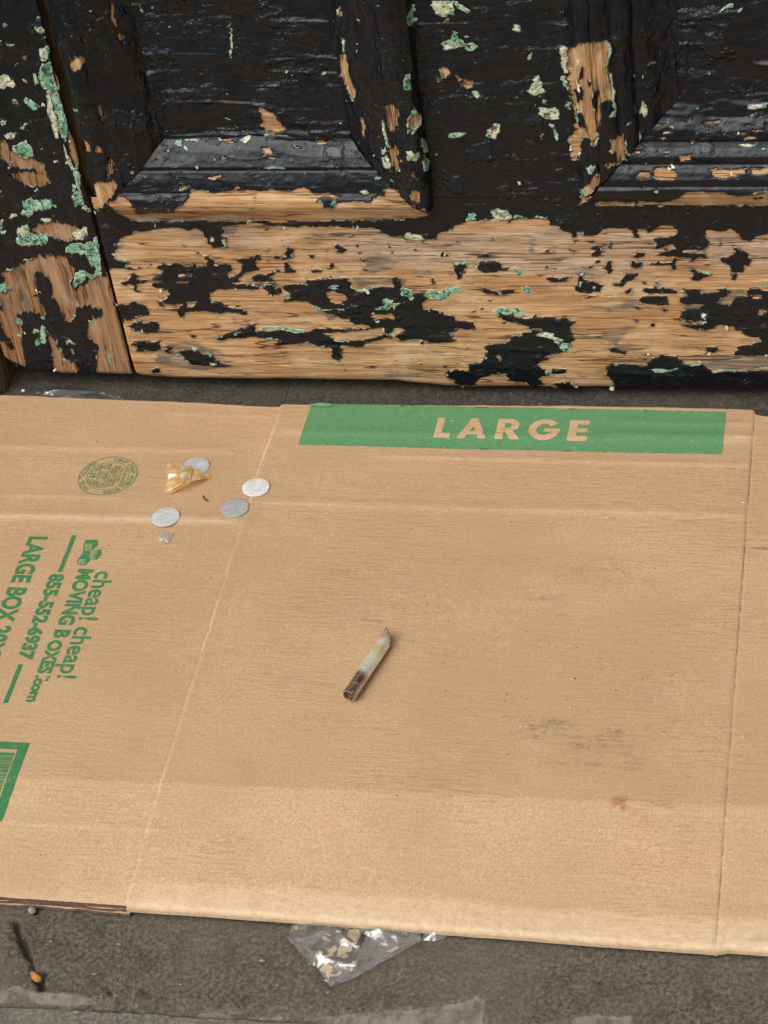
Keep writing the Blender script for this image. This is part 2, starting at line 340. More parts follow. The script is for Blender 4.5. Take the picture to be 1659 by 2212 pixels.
wear(1, 'W', (0,895,40,930,60,975,140,1020,230,1035,300,1075,295,1120,250,1120,230,1095,140,1095,65,1080,50,1050,15,1040,0,1000),
 (90,1130,170,1110,230,1120,300,1120,335,1195,260,1208,160,1200,110,1165), (500,365,545,370,550,400,520,445,490,470,465,410),
 (500,820,525,810,545,900,590,935,598,985,560,995,540,960), (640,685,660,690,680,790,670,795,640,720), (712,10,735,5,740,80,765,190,745,170,725,130),
 (770,215,805,225,800,250,780,262), (690,1110,705,1015,735,1030,740,1130,700,1160), (590,1200,650,1185,740,1180,770,1215,720,1290,690,1327,640,1380,590,1327),
 (445,850,480,900,520,950,525,1060,500,1090,460,1020,445,930), (615,950,640,945,670,975,660,992,630,985), (1430,915,1470,905,1535,925,1500,935),
 (1200,1340,1250,1240,1300,1242,1400,1260,1480,1240,1659,1245,1659,1340), (1345,1165,1445,1140,1440,1160,1400,1175), (1190,1218,1230,1215,1228,1230,1200,1232), (1525,1220,1560,1220,1555,1238,1530,1238),
 (710,1340,770,1275,830,1295,870,1340), (1440,1025,1485,1030,1480,1045,1450,1048), (360,480,385,520,390,570,370,560))
wear(1, 'G', (275,410,330,400,345,470,370,560,390,620,420,700,440,800,440,900,430,930,400,890,380,760,350,680,330,600,270,560,250,490),
 (415,935,460,1040,490,1090,530,1140,520,1220,560,1340,490,1340,470,1280,510,1240,495,1150,455,1070,430,1010), (85,935,170,905,215,960,225,1020,150,1020,90,985),
 (150,640,200,640,245,680,240,710,190,700), (80,645,105,640,120,670,95,680), (0,770,45,770,45,800,10,810), (145,1300,200,1290,260,1300,330,1300,370,1340,160,1340),
 (1500,130,1508,130,1512,200,1522,320,1534,385,1510,330), (1150,920,1190,910,1195,950,1160,955), (1200,905,1310,915,1300,930,1215,920), (1205,950,1225,960,1222,990,1208,980), (300,300,345,300,340,330,320,340), (1480,760,1505,760,1505,778,1480,775))
wear(1, 'C', (0,480,60,490,100,530,105,560,80,575,0,565), (255,310,300,300,325,340,320,380,270,400,262,360), (300,590,325,600,345,680,350,730,380,790,395,900,370,890,345,820,335,770,310,760,315,690),
 (215,475,240,480,245,530,260,560,230,540), (230,160,300,190,295,228,260,205,232,185), (20,880,60,850,110,850,100,880,50,890), (25,140,60,148,50,165,30,158), (40,275,100,280,90,290,50,288), (95,400,125,412,110,418),
 (130,835,170,795,185,800,150,840), (1555,920,1640,875,1655,905,1600,940), (905,18,918,20,944,72,932,66), (640,680,665,690,655,705,645,700), (470,1190,500,1200,490,1260,475,1250), (150,510,190,520,185,530,155,525))
wear(2, 'W', (35,690,80,700,150,750,205,840,70,860,50,800), (565,355,605,350,620,440,645,540,668,600,665,640,650,660,625,610,600,560,570,480), (555,60,575,70,575,95,560,100),
 (860,690,900,685,945,710,945,760,930,850,890,860,868,800), (885,955,940,955,955,985,945,1060,955,1110,925,1115,890,1020), (1240,105,1280,105,1280,130,1250,135),
 (1225,440,1270,445,1275,480,1245,510,1222,480), (1305,480,1330,485,1350,520,1330,540), (1355,510,1400,520,1425,515,1440,560,1400,580,1360,550), (1185,490,1200,495,1212,525,1190,530),
 (0,1245,120,1240,230,1245,320,1220,380,1250,520,1270,560,1280,500,1340,0,1340), (750,1340,770,1290,850,1265,870,1230,930,1235,960,1280,1020,1340), (390,910,430,912,500,930,470,945,410,945), (50,965,110,965,120,1010,60,1020), (250,955,310,965,270,972), (90,1025,170,1030,110,1045),
 (705,770,720,780,720,900,710,880), (1020,1120,1045,1125,1055,1160,1030,1155), (1015,1270,1050,1230,1075,1240,1078,1340,1030,1300))
wear(2, 'K', (415,1290,500,1285,530,1310,500,1340,420,1340))
wear(2, 'G', (985,490,1010,475,1015,540,1020,595,980,590,975,540), (1035,700,1065,750,1080,800,1040,870,1000,860,990,800,1010,750), (1075,900,1110,930,1120,980,1095,990,1080,950), (1095,1000,1135,1050,1125,1100,1105,1110,1090,1050),
 (985,100,1010,30,1050,20,1055,60,1020,100,1070,110,1060,130,1020,160,985,150), (1315,5,1370,25,1410,60,1400,85,1340,50), (1310,185,1330,245,1380,275,1440,275,1455,295,1430,325,1395,325,1360,285,1300,285,1240,320,1220,290,1235,265,1285,255), (840,970,870,960,875,990,845,1000), (670,125,700,122,698,138,675,140), (670,310,680,312,678,335,670,330))
wear(2, 'C', (60,850,120,865,220,870,210,885,150,885,70,880), (580,245,600,250,595,300,605,340,585,345), (840,765,855,790,880,870,890,950,870,940,850,860), (840,1010,880,1020,905,1060,890,1105,850,1070), (1000,980,1070,990,1075,1030,1040,1045,1005,1035),
 (1150,0,1310,0,1310,85,1270,80,1240,105,1190,80), (1225,297,1300,282,1370,292,1350,300,1250,324), (1430,595,1450,586,1472,596,1474,618,1450,630,1430,620), (1265,870,1330,865,1380,870,1350,890,1290,892), (1575,790,1610,790,1605,850,1570,905,1520,880,1515,850,1550,820),
 (30,1100,120,1090,210,1090,215,1100,120,1100,40,1112), (690,1250,740,1240,745,1265,700,1270), (445,465,465,462,470,485,450,490), (205,455,222,460,215,475,208,470), (1365,228,1395,225,1400,235,1370,240), (780,1160,840,1160,830,1168,790,1168), (560,60,575,55,570,30))
WEAR.append(('W', [(2669, 770), (2719, 755), (2729, 800), (2689, 850), (2669, 830)])); WEAR.append(('G', [(2859, 20), (2949, 20), (2949, 75), (2889, 80)])); WEAR.append(('W', [(3214, 820), (3244, 820), (3234, 850), (3209, 845)]))
wear(3, 'W', (350,305,430,295,480,275,560,265,610,270,620,330,590,430,610,480,625,560,630,640,590,680,570,760,545,860,520,970,500,1040,490,950,450,960,440,1030,370,1025,355,900,390,860,395,750,370,620,355,500,350,400),
 (640,910,700,880,720,870,720,930,735,960,715,1040,685,1090,665,1050,665,1000,630,990,630,940), (590,1055,660,1060,665,1085,590,1085), (480,1200,540,1140,555,1120,555,1200,480,1300,430,1340,430,1260), (172,870,188,872,186,905,175,905),
 (1225,795,1345,780,1340,810,1260,815), (975,855,1040,850,1040,870,985,875), (930,815,1000,808,990,825), (1490,905,1540,885,1580,905,1500,912), (1080,795,1140,795,1130,803), (1430,870,1520,860,1500,880),
 (1090,1020,1165,1005,1160,1040,1090,1050), (920,1110,960,1090,1010,1095,1060,1120,1070,1150,1040,1180,960,1180,910,1140), (800,1150,820,1125,890,1120,900,1160,820,1170), (1270,1110,1400,1105,1525,1100,1525,1125,1370,1160,1310,1150), (1540,1105,1659,1090,1800,1090,1750,1135,1560,1135),
 (520,1340,560,1312,700,1312,800,1318,1000,1312,1080,1290,1120,1255,1300,1250,1480,1275,1570,1265,1659,1250,2600,1255,2600,1340), (1220,700,1300,695,1290,705), (950,900,980,895,970,910), (1560,850,1640,845,1600,860))
wear(3, 'S', (1160,830,1230,810,1320,830,1270,860,1180,855), (1090,780,1500,760,1659,740,1659,800,1300,840,1100,820))
wear(3, 'K', (400,590,420,555,460,590,450,650,415,660), (440,430,460,440,455,500,420,540,430,480), (520,590,550,580,545,700,515,730,510,650), (415,690,450,740,475,830,440,830,415,760), (450,900,500,900,525,980,500,1060,445,1050), (560,660,600,650,625,700,600,760,570,720), (480,530,500,535,495,560,482,558), (1650,1275,1659,1280,1570,1300,1560,1295))
wear(3, 'C', (290,295,345,305,355,400,350,470,325,465,300,380), (585,255,620,265,635,340,600,430,635,480,640,550,655,590,640,640,665,700,650,760,610,760,640,710,625,640,630,560,610,450,590,430,620,340), (830,655,870,660,870,730,850,765,820,740), (805,870,825,860,830,900,810,920),
 (130,500,165,490,175,530,205,585,180,610,130,615,80,590,110,575), (165,690,200,690,240,710,275,690,300,730,295,775,200,775,160,740), (100,325,115,330,110,390,85,370), (0,150,45,155,55,190,20,200,-5,190), (175,640,205,645,200,662,180,660), (1525,680,1659,670,1659,700,1540,710), (1455,945,1520,940,1590,945,1520,965), (960,1000,1030,990,1020,1000), (1470,38,1490,40,1488,62,1472,60), (860,408,920,395,925,402,865,415), (355,900,372,905,370,935,357,930), (725,905,745,925,735,955,728,940))
wear(3, 'G', (310,490,340,490,360,560,360,600,325,540), (335,650,370,655,375,710,350,700), (430,1240,470,1230,480,1270,440,1290), (465,1090,500,1075,540,1090,510,1130,480,1115), (265,690,298,720,298,775,270,770), (240,800,265,805,260,840,290,880,290,915,265,895,250,850), (1355,50,1400,15,1430,15,1420,35,1370,55,1360,75), (138,495,168,490,172,528,145,535), (830,485,845,482,842,512,832,510), (775,485,787,487,783,498,776,497), (1195,700,1212,700,1208,710,1198,710), (25,1180,45,1185,40,1198,28,1195))
WEAR.append(('W', [(3553, 740), (3588, 740), (3583, 765), (3558, 765)]))
wear(4, 'W', (700,-10,790,-10,870,30,890,30,950,30,920,60,960,60,1090,60,1130,10,1200,-10,1659,-10,1659,120,1300,115,950,120,850,110,760,60),
 (190,165,270,130,340,120,430,125,510,165,530,200,470,245,420,245,360,225,280,200),
 (10,470,60,440,130,400,190,370,250,340,330,345,420,340,450,380,490,420,490,470,450,510,490,560,545,535,580,500,650,480,690,480,725,580,760,670,775,700,700,695,640,680,560,670,500,680,490,740,470,775,415,775,390,690,370,640,340,620,345,540,310,490,240,430,225,460,240,560,255,640,290,690,295,750,260,720,200,700,110,740,120,790,140,830,150,960,170,1020,160,1070,100,1080,40,1020,-40,930,15,900,75,960,90,950,60,890,20,830,-10,760,-30,700,20,690,10,650,-40,640,-40,590,70,570,30,500),
 (600,760,640,745,720,750,745,800,770,800,790,900,820,1000,850,1080,870,1130,820,1110,740,1070,715,1010,680,960,610,910,570,850,580,800),
 (310,840,345,860,370,920,420,1010,490,1040,510,1080,490,1130,400,1150,350,1100,350,1010,320,900), (-60,1000,40,1060,110,1100,250,1108,260,1150,60,1150,-60,1100), (450,945,480,960,490,1000,465,990))
wear(4, 'K', (880,35,940,25,960,45,930,65,880,60), (1085,55,1130,-5,1190,-5,1150,30,1120,65),
 (680,180,740,260,725,335,760,365,825,375,830,400,905,430,860,435,820,425,730,425,700,440,660,300),
 (1030,400,1060,390,1100,400,1150,385,1200,400,1240,415,1275,385,1285,415,1350,400,1345,350,1370,345,1400,390,1500,400,1520,425,1490,460,1500,490,1550,460,1590,440,1580,400,1540,375,1560,360,1659,350,1669,440,1590,455,1560,500,1500,530,1600,525,1669,530,1669,560,1480,555,1420,560,1370,600,1370,640,1450,640,1470,655,1500,680,1610,700,1600,725,1500,710,1430,720,1350,700,1210,710,1195,735,1165,730,1160,700,1070,690,1180,680,1200,650,1100,660,1010,640,1060,620,1100,600,1110,560,1000,550,1000,520,1060,510,990,490,1000,475,1060,470,1060,440,1030,425),
 (795,510,850,495,840,460,870,460,900,495,960,500,950,520,900,530,900,560,930,575,890,580,875,530,800,525), (740,650,770,660,840,655,860,640,900,655,960,670,975,730,910,740,860,760,790,760,770,720),
 (850,800,900,765,960,780,990,765,1050,790,1030,840,960,840,880,840,850,820), (860,910,900,890,1000,905,1040,890,1045,920,1040,960,960,970,900,965,890,930), (1420,885,1480,850,1560,820,1640,790,1669,785,1669,870,1600,880,1500,880),
 (1160,960,1240,960,1300,970,1400,1000,1430,1040,1500,1060,1430,1070,1330,1060,1240,1050,1200,1000), (1080,940,1115,940,1120,970,1090,970), (985,1085,1030,1075,1045,1100,1000,1110), (80,1035,105,1045,100,1058), (115,1050,140,1062,130,1070))
wear(4, 'W', (1160,460,1210,460,1205,475,1165,475), (1220,640,1290,635,1280,670,1230,672), (1150,505,1240,500,1230,515,1160,520))
wear(4, 'S', (1010,1000,1040,950,1100,920,1200,900,1300,920,1400,960,1440,1020,1430,1080,1350,1095,1200,1080,1080,1060,1020,1040), (1450,150,1560,140,1540,200,1480,215,1450,190), (100,600,180,600,210,690,160,720,110,680), (750,250,810,250,800,300,760,310))
wear(4, 'G', (470,260,560,255,600,240,630,210,650,260,655,340,640,395,590,390,580,340,540,330,480,320,430,310,440,280), (590,380,640,400,660,430,660,480,610,490,560,480,540,510,500,545,480,520,500,440,540,430,570,450,620,460,635,430,600,410),
 (130,60,180,20,260,-5,370,-5,340,30,250,35,210,70,140,75), (-20,100,20,110,20,155,-20,165), (-20,510,40,520,75,570,-20,575), (35,435,60,420,110,410,70,440), (150,370,220,345,180,375), (120,200,200,190,310,200,320,240,300,265,230,270,140,275,110,235),
 (265,800,295,800,305,900,240,910,235,880,270,870), (205,815,265,820,260,840,220,835), (105,755,140,760,145,800,120,790), (580,770,610,755,595,800), (1150,985,1175,985,1170,1005,1152,1005), (1530,845,1570,832,1550,860), (865,765,900,768,895,780), (530,30,560,10,640,60,630,70))
wear(4, 'C', (120,150,190,140,200,190,150,200,110,200), (470,190,520,170,570,150,580,200,530,240,490,230), (60,85,110,60,120,80,80,100), (260,95,330,90,335,115,290,125), (-10,165,60,185,40,195,-10,180), (425,890,460,900,510,925,480,925,440,915), (480,730,500,725,495,750), (1440,230,1470,230,1485,270,1470,290,1400,285,1440,280,1465,270), (1370,215,1390,220,1390,250,1370,240), (1240,935,1290,945,1280,970,1250,960), (1350,960,1390,990,1380,1000), (1370,1030,1410,1040,1400,1060,1370,1055), (1205,1010,1240,1030,1230,1050), (760,260,800,262,790,285), (640,340,660,350,665,420,650,440,645,380), (930,98,1050,100,1040,108,940,108), (1350,90,1480,92,1600,95,1590,102,1380,100), (690,950,720,1000,735,1060,722,1050))
wear(5, 'K', (0,465,90,460,140,440,270,438,275,445,150,450,105,480,130,505,0,510), (60,520,140,515,145,545,180,555,170,590,130,598,80,575), (120,350,150,340,180,360,210,340,205,285,240,290,255,320,250,355,190,365,140,362), (200,385,215,385,235,415,270,440,205,440), (0,400,25,400,35,430,0,435), (355,330,390,340,380,360,360,350), (0,530,40,530,35,555,0,555), (10,340,40,335,35,370,10,370), (370,425,450,430,440,445,380,440), (490,395,520,390,515,425,495,425),
 (200,530,340,520,360,490,450,490,560,485,620,490,640,560,690,580,760,560,830,540,880,550,910,535,905,490,940,480,955,500,950,560,1000,600,1050,580,1100,580,1130,620,1090,650,1100,680,1200,705,1300,740,1310,765,1430,775,1440,820,1400,820,1340,815,1290,840,1280,860,1325,890,1260,905,1140,915,1140,890,1040,885,950,895,920,875,860,875,780,895,720,910,715,935,660,930,570,920,565,960,580,1000,555,1025,515,1010,505,970,510,930,460,935,370,910,250,910,150,925,120,915,170,890,100,870,0,870,0,830,60,840,140,820,250,830,340,840,400,815,540,815,650,815,760,810,760,800,650,790,620,750,560,740,480,710,430,690,380,660,350,640,250,640,200,645,200,620,240,600,200,570),
 (1310,390,1340,380,1390,390,1370,440,1350,490,1330,490,1320,440), (1450,400,1480,375,1580,370,1610,400,1600,440,1500,445,1460,430,1430,415), (1470,345,1510,330,1560,340,1480,350), (1600,420,1659,415,1659,435,1610,435),
 (1250,1130,1270,1095,1330,1080,1400,1090,1400,1050,1480,1040,1520,970,1500,930,1560,915,1699,910,1699,1125,1590,1115,1540,1120,1480,1130,1450,1170,1420,1190,1340,1190,1320,1150,1270,1140), (1600,715,1699,720,1699,780,1620,750), (1480,560,1560,570,1690,560,1690,580,1590,600,1500,585), (735,1058,800,1065,770,1073), (630,57,720,60,725,80,690,85,640,85), (440,0,530,0,510,40,460,30), (530,275,560,272,600,300,590,322,545,318))
wear(5, 'W', (470,590,520,572,580,590,610,620,580,650,520,650,490,620), (740,735,790,715,910,720,915,745,800,748), (450,850,540,835,650,830,800,815,850,815,840,860,720,890,600,895,550,890,500,870), (880,850,920,810,970,805,975,830,930,860,900,865), (1580,990,1610,990,1600,1030,1580,1020), (0,-10,440,-10,460,30,510,40,560,-10,1000,-10,1150,70,1110,90,800,110,0,120))
wear(5, 'S', (700,430,760,350,820,340,900,360,960,380,900,430,800,460,700,470), (640,480,740,480,950,480,990,500,980,540,880,530,680,540), (1080,450,1130,440,1190,455,1120,470), (460,720,530,730,520,770,470,770), (200,780,330,770,400,780,300,800), (990,40,1060,20,1050,60))
wear(5, 'G', (500,525,540,525,560,560,530,565,500,545), (360,665,420,670,450,690,560,685,600,690,450,700,420,700), (780,680,830,670,870,630,910,620,910,660,870,695,790,695), (955,545,1030,570,1050,600,1000,600,960,595), (1110,580,1150,565,1220,580,1240,560,1340,545,1345,570,1270,600,1220,635,1170,620,1130,605), (880,835,940,845,910,865), (20,830,70,810,130,795,200,805,260,815,330,830,300,840,230,835,150,815,60,835), (70,870,160,875,150,885,80,885), (380,930,465,925,460,945,400,940), (560,740,605,745,590,755), (790,760,835,760,820,775), (590,610,620,615,605,630), (1040,215,1070,240,1040,250), (1380,100,1400,60,1450,55,1440,100,1410,110), (1560,695,1600,680,1680,690,1680,720,1600,715,1570,735), (1580,570,1610,570,1600,595,1582,592), (840,625,880,615,900,620,850,640), (1310,545,1345,545,1340,570,1315,565), (640,145,680,145,660,158))
wear(5, 'C', (320,905,350,895,375,910,340,915), (890,650,930,640,980,635,920,665,910,690), (1010,600,1050,600,1040,625,1020,620), (660,540,690,570,830,535,835,545,700,580,665,570), (970,205,1010,185,1060,195,1100,205,1120,235,1090,250,1000,235), (895,210,950,208,940,220,905,225), (1130,225,1170,235,1130,242), (1545,60,1580,35,1659,35,1680,90,1580,125,1540,120,1570,90), (1300,380,1400,380,1395,392,1320,393), (470,145,520,150,510,160,475,156), (710,620,750,620,745,627))
wear(6, 'K', (515,285,580,275,585,290,560,310,585,335,540,352,500,345,530,310), (595,420,615,375,635,372,645,430,615,460), (770,375,800,385,845,390,830,415,790,418,765,405), (885,400,930,395,945,375,960,388,1030,385,1040,350,1060,370,1058,430,1035,432,1030,405,900,405), (770,345,820,320,845,330,850,350,790,355),
 (1345,350,1385,355,1420,340,1445,310,1435,275,1470,300,1525,320,1530,350,1550,370,1540,395,1500,410,1500,440,1420,450,1410,400,1350,375), (1410,465,1470,465,1440,480), (1150,420,1180,435,1220,450,1290,455,1270,475,1230,480,1215,510,1170,490,1160,450), (220,485,260,472,290,485,380,485,340,505,230,508), (410,465,445,455,460,500,520,515,575,540,560,570,480,585,420,575,400,540,430,500), (650,520,690,520,730,465,800,455,800,480,740,510,700,540,645,540), (715,575,780,555,770,575,735,590), (455,605,535,600,480,620), (600,605,635,605,630,615), (525,370,558,365,555,385,530,385), (465,420,520,408,510,420), (360,308,405,308,390,318), (380,255,400,245,405,255), (455,245,530,240,500,255), (610,275,628,275,615,292), (1340,255,1355,250,1350,275), (235,418,275,420,255,428),
 (840,575,860,550,960,545,1000,560,1070,565,1050,585,950,590,880,585), (820,630,850,600,950,605,1010,615,1005,655,940,665,850,650), (975,685,995,690,990,712), (790,670,825,670,820,690,795,690),
 (2600,560,1659,570,1560,555,1510,575,1530,600,1450,605,1420,650,1350,660,1320,640,1380,600,1410,565,1390,545,1340,570,1260,590,1180,560,1110,570,1120,600,1080,640,1130,660,1200,650,1240,660,1200,690,1120,690,1100,720,1080,730,1170,770,1240,770,1180,790,1100,800,1160,820,1250,830,1330,790,1420,800,1480,830,1500,860,1560,875,1600,870,1625,905,1560,925,1480,930,1450,960,1440,985,1560,990,2100,985),
 (595,1090,640,1040,760,1050,830,1060,880,1050,900,1010,960,985,1050,1000,1090,1020,1100,1040,1220,1045,1260,1075,1290,1095,1420,1090,1540,1090,1659,1085,2600,1085,2600,1280,640,1280,660,1165,620,1140),
 (-20,730,60,740,130,745,250,735,290,760,330,735,400,770,370,810,385,880,350,960,260,980,190,1000,230,1010,150,1040,190,1080,240,1110,230,1120,150,1140,210,1180,100,1190,60,1165,-40,1150,-40,890,50,850,110,840,80,790,-20,770), (240,1090,340,1085,330,1105,250,1110), (260,1170,370,1160,380,1190,460,1210,280,1210), (630,945,660,935,670,955,745,960,720,985,640,970), (820,1015,865,1010,850,1022), (835,985,870,985,850,995), (1240,950,1290,930,1330,945,1310,970,1260,970), (1050,755,1090,750,1180,785,1150,780))
wear(6, 'W', (1290,880,1340,860,1400,840,1470,845,1480,870,1420,900,1400,940,1360,970,1330,930,1280,900), (1520,910,1560,880,1600,890,1580,920), (1590,700,1659,690,1620,730), (1310,820,1390,830,1370,840), (130,820,190,815,180,835,150,835), (1545,590,1620,600,1590,620,1550,615), (1210,720,1270,715,1250,745), (610,-10,1800,-10,1800,5,640,8))
wear(6, 'S', (650,680,720,640,800,620,850,660,800,690,700,690), (560,840,650,815,760,795,800,815,730,840,710,880,660,930,610,910,570,880), (1290,1000,1659,990,1900,990,1900,1080,1300,1090,1260,1060), (1080,560,1500,560,1500,700,1250,740,1100,700), (880,480,1000,475,1060,485,900,490), (90,230,140,230,130,330,100,330), (500,280,560,270,540,300))
wear(6, 'G', (-5,410,45,445,50,480,20,475,-5,440), (40,550,90,540,115,575,110,600,55,590), (-10,670,40,690,90,735,20,720,-10,715), (1620,500,1690,490,1690,510), (320,905,370,910,375,960,330,970,300,940), (200,1090,235,1095,245,1115,215,1118))
wear(6, 'C', (130,860,200,840,260,850,310,890,300,930,250,890,200,870), (1180,430,1215,440,1290,450,1280,465,1230,455), (415,530,440,505,450,510,425,545), (505,540,530,545,525,560,508,558), (870,1080,940,1085,970,1075,1010,1085,1060,1075,1090,1055,1070,1080,1000,1095,930,1095), (1090,1040,1240,1045,1200,1055), (1290,1091,1400,1088,1510,1083,1500,1093,1300,1099), (1560,1080,1680,1065,1680,1080), (130,80,230,85,225,95,140,92), (-10,65,70,85,-10,97), (1580,550,1640,540,1659,548,1600,560))
for hx, hy in ((2299, 1535), (2547, 1605), (2559, 1649), (2714, 1629), (2339, 1602), (1739, 1497), (3099, 2032), (2909, 2390), (3212, 1567), (2350, 1648), (4210, 1850), (4290, 1840), (1200, 1600), (980, 1730), (2819, 1845)):
    WEAR.append(('K', [(hx-6, hy-5), (hx+6, hy-6), (hx+7, hy+5), (hx-5, hy+6)]))
# small flakes where the black coat has popped off
def flakes(n, x0, x1, y0, y1, lo, hi, kinds, seed):
    r = random.Random(seed)
    for _ in range(n):
        cx, cy = r.uniform(x0, x1), r.uniform(y0, y1); a = lo+(hi-lo)*r.random()**3; e = r.uniform(.35, .8); th = r.gauss(0, .3)
        k = r.choice(kinds); p = []
        for q in range(7):
            t = q/7*6.283; rr = a*r.uniform(.55, 1.15); ux, uy = rr*math.cos(t), rr*e*math.sin(t)
            p.append((cx+ux*math.cos(th)-uy*math.sin(th), cy+ux*math.sin(th)+uy*math.cos(th)))
        WEAR.append((k, p))
flakes(90, -60, 600, 0, 1640, 4, 22, 'GGCCGW', 1); flakes(34, 2780, 3620, 0, 1330, 3, 9, 'CCGW', 2)
flakes(30, 800, 2700, 820, 1230, 4, 13, 'CWWG', 3); flakes(30, 1000, 2250, 0, 800, 4, 10, 'CG', 4)
flakes(30, 4000, 5020, 0, 640, 4, 10, 'CG', 5); flakes(44, 4050, 5020, 740, 1260, 6, 22, 'WWWC', 6)
flakes(60, 1100, 5000, 1560, 2450, 4, 20, 'K', 7); flakes(26, 550, 1000, 0, 1250, 3, 9, 'CWG', 8); flakes(24, 2250, 2700, 0, 1200, 4, 11, 'CGW', 9)
flakes(60, 5050, 6400, 0, 1400, 8, 30, 'CGW', 12); flakes(50, 5050, 6400, 1600, 2400, 12, 70, 'K', 13)
AGED = [(2750, 1620, 800, 170), (3700, 1650, 900, 190), (4700, 1640, 500, 150), (1450, 1570, 300, 90), (4700, 2365, 450, 60), (1000, 1480, 300, 60)]      # greyer, weathered timber

# ------------------------------------------------------------------ the door: face of rails and stiles at y = FACE
FACE = 0.020
def wear_fields(p, grain):
    """fields of the wear outlines at mesh points; grain 'h'/'v' sets how ragged edges run"""
    z = project(p)/ZK
    gx, gy = (p[:, 0], p[:, 2]) if grain == 'h' else (p[:, 2], p[:, 0])
    wa = fbm(gx*16, gy*330, 3, 3)*20+fbm(gx*60, gy*420, 8, 3)*10+fbm(gx*240, gy*240, 6, 3)*8; wb = fbm(gx*90+40, gy*260+9, 5, 3)*9+fbm(gx*260+50, gy*260, 7, 3)*6
    if grain == 'v': wa, wb = wb, wa
    zx, zy = z[:, 0]+wa, z[:, 1]+wb
    n = len(zx); F = {'P': np.full(n, 60.), 'G': np.full(n, -60.), 'C': np.full(n, -60.), 'S': np.full(n, -60.)}
    order = np.argsort(zx, kind='stable'); sx = zx[order]
    for cls, poly in WEAR:
        a = np.asarray(poly); m = 45
        i0, i1 = np.searchsorted(sx, a[:, 0].min()-m), np.searchsorted(sx, a[:, 0].max()+m)
        if i1 <= i0: continue
        idx = order[i0:i1]; idx = idx[(zy[idx] > a[:, 1].min()-m) & (zy[idx] < a[:, 1].max()+m)]
        if not len(idx): continue
        s = poly_sd(zx[idx], zy[idx], poly)
        if cls == 'W':
            F['P'][idx] = np.minimum(F['P'][idx], -s)
            for k in 'GC': F[k][idx] = np.minimum(F[k][idx], -s)
        elif cls == 'K':
            F['P'][idx] = np.maximum(F['P'][idx], s)
        else:
            F[cls][idx] = np.maximum(F[cls][idx], s)
            if cls == 'C': F['G'][idx] = np.minimum(F['G'][idx], -s)
    for k in F: F[k] = np.clip(F[k], -60, 60)
    A = np.zeros(n)
    for cx, cy, rx, ry in AGED: A = np.maximum(A, np.exp(-((z[:, 0]-cx)/rx)**2-((z[:, 1]-cy)/ry)**2))
    F['A'] = A
    return F
EDGE_PTS = []
def spaced(a, b, fine_a, fine_b, fine, coarse):
    out = [a]; x = a
    while x < b-1e-9:
        x = min(b, x+(fine if fine_a-1e-9 <= x < fine_b else (min(coarse, fine_a-x) if x < fine_a else coarse))); out.append(x)
    return np.array(out)
def relief(x, z, grain):
    """long shallow brush and grain ridges plus lumps of thick old paint"""
    r = fbm(x*16, z*85, 21, 3)*.0005+fbm(x*40, z*40, 22, 3)*.0004+.0013*(1-np.abs(fbm(x*5, z*34, 25, 3)))**9+.0006*(1-np.abs(fbm(x*18, z*110, 26, 3)))**7
    if grain == 'v': r = fbm(x*85, z*14, 23, 4)*.0009+fbm(x*45, z*30, 24, 4)*.0008+.0011*(1-np.abs(fbm(x*40, z*9, 27, 3)))**8
    return r
def add_surface(name, parent, X, Y, Z, along, across, grain, nu, nv, push=(0, -1, 0), amp=1.0, flip=False, mat=None):
    p = np.stack([X, Y, Z], 1); F = wear_fields(p, grain)
    push = np.asarray(push, float)
    if push.ndim == 1: push = np.tile(push/np.linalg.norm(push), (len(p), 1))
    pm = sstep(-4, 4, F['P']); lay = np.maximum(sstep(-3, 3, F['G']), sstep(-3, 3, F['C']))
    d = relief(X, Z, grain)*amp*(.35+.65*pm)+pm*.0012*(1+.5*fbm(X*120, Z*120, 31, 3))+lay*.0005
    p = p+push*d[:, None]
    zv = project(p); ed = np.where((np.abs(F['P']) < 5) & (zv[:, 0] > -20) & (zv[:, 0] < 1680) & (zv[:, 1] > -10))[0]
    if len(ed): EDGE_PTS.append((p[ed], push[ed]))
    return mesh_obj(name, p, grid_faces(nu, nv, flip), mat or M_PAINT, parent, True, np.stack([along, across], 1), F)
door = empty('door', (0.2, FACE, 0.03))
tag(door, 'old panelled wooden door with peeling black paint over green and bare timber', 'door')
FZ = 0.00115; ZTOP = 2.05; ZVIS = 0.515; XR = 0.80
JX = on_y(245, 640, FACE)[0]            # joint between hinge stile and rail
def d_x(px, py, yy=FACE): return on_y(px, py, yy)[0]
def d_z(px, py, yy=FACE): return on_y(px, py, yy)[2]
def rounding(d, r):                      # how far an edge falls back at distance d from it
    t = np.clip(1-d/r, 0, 1); return r*(1-np.sqrt(np.clip(1-t*t, 0, 1)))

# --- left stile
xs0 = d_x(-16, 700); zb0 = d_z(140, 806)-.0045
us = spaced(xs0, JX-.0012, xs0, JX, FZ, FZ); vs = spaced(0, ZTOP-zb0, 0, ZVIS-zb0, FZ, .03)
U, V = np.meshgrid(us, vs); U, V = U.ravel(), V.ravel()
cut = .024*np.clip(1-(U-xs0)/.05, 0, 1)**2          # rounded, worn lower outer corner
zz = zb0+cut*np.clip(1-V/.06, 0, 1)+V+.0012*fbm(U*50, U*0, 41, 3)*np.clip(1-V/.03, 0, 1)
yy = FACE+rounding(V, .010)+rounding(U-us[0], .006)+rounding(us[-1]-U, .0025)
add_surface('stile', door, U, yy, zz, zz, U, 'v', len(us), len(vs), amp=1.5, mat=M_PAINTB)
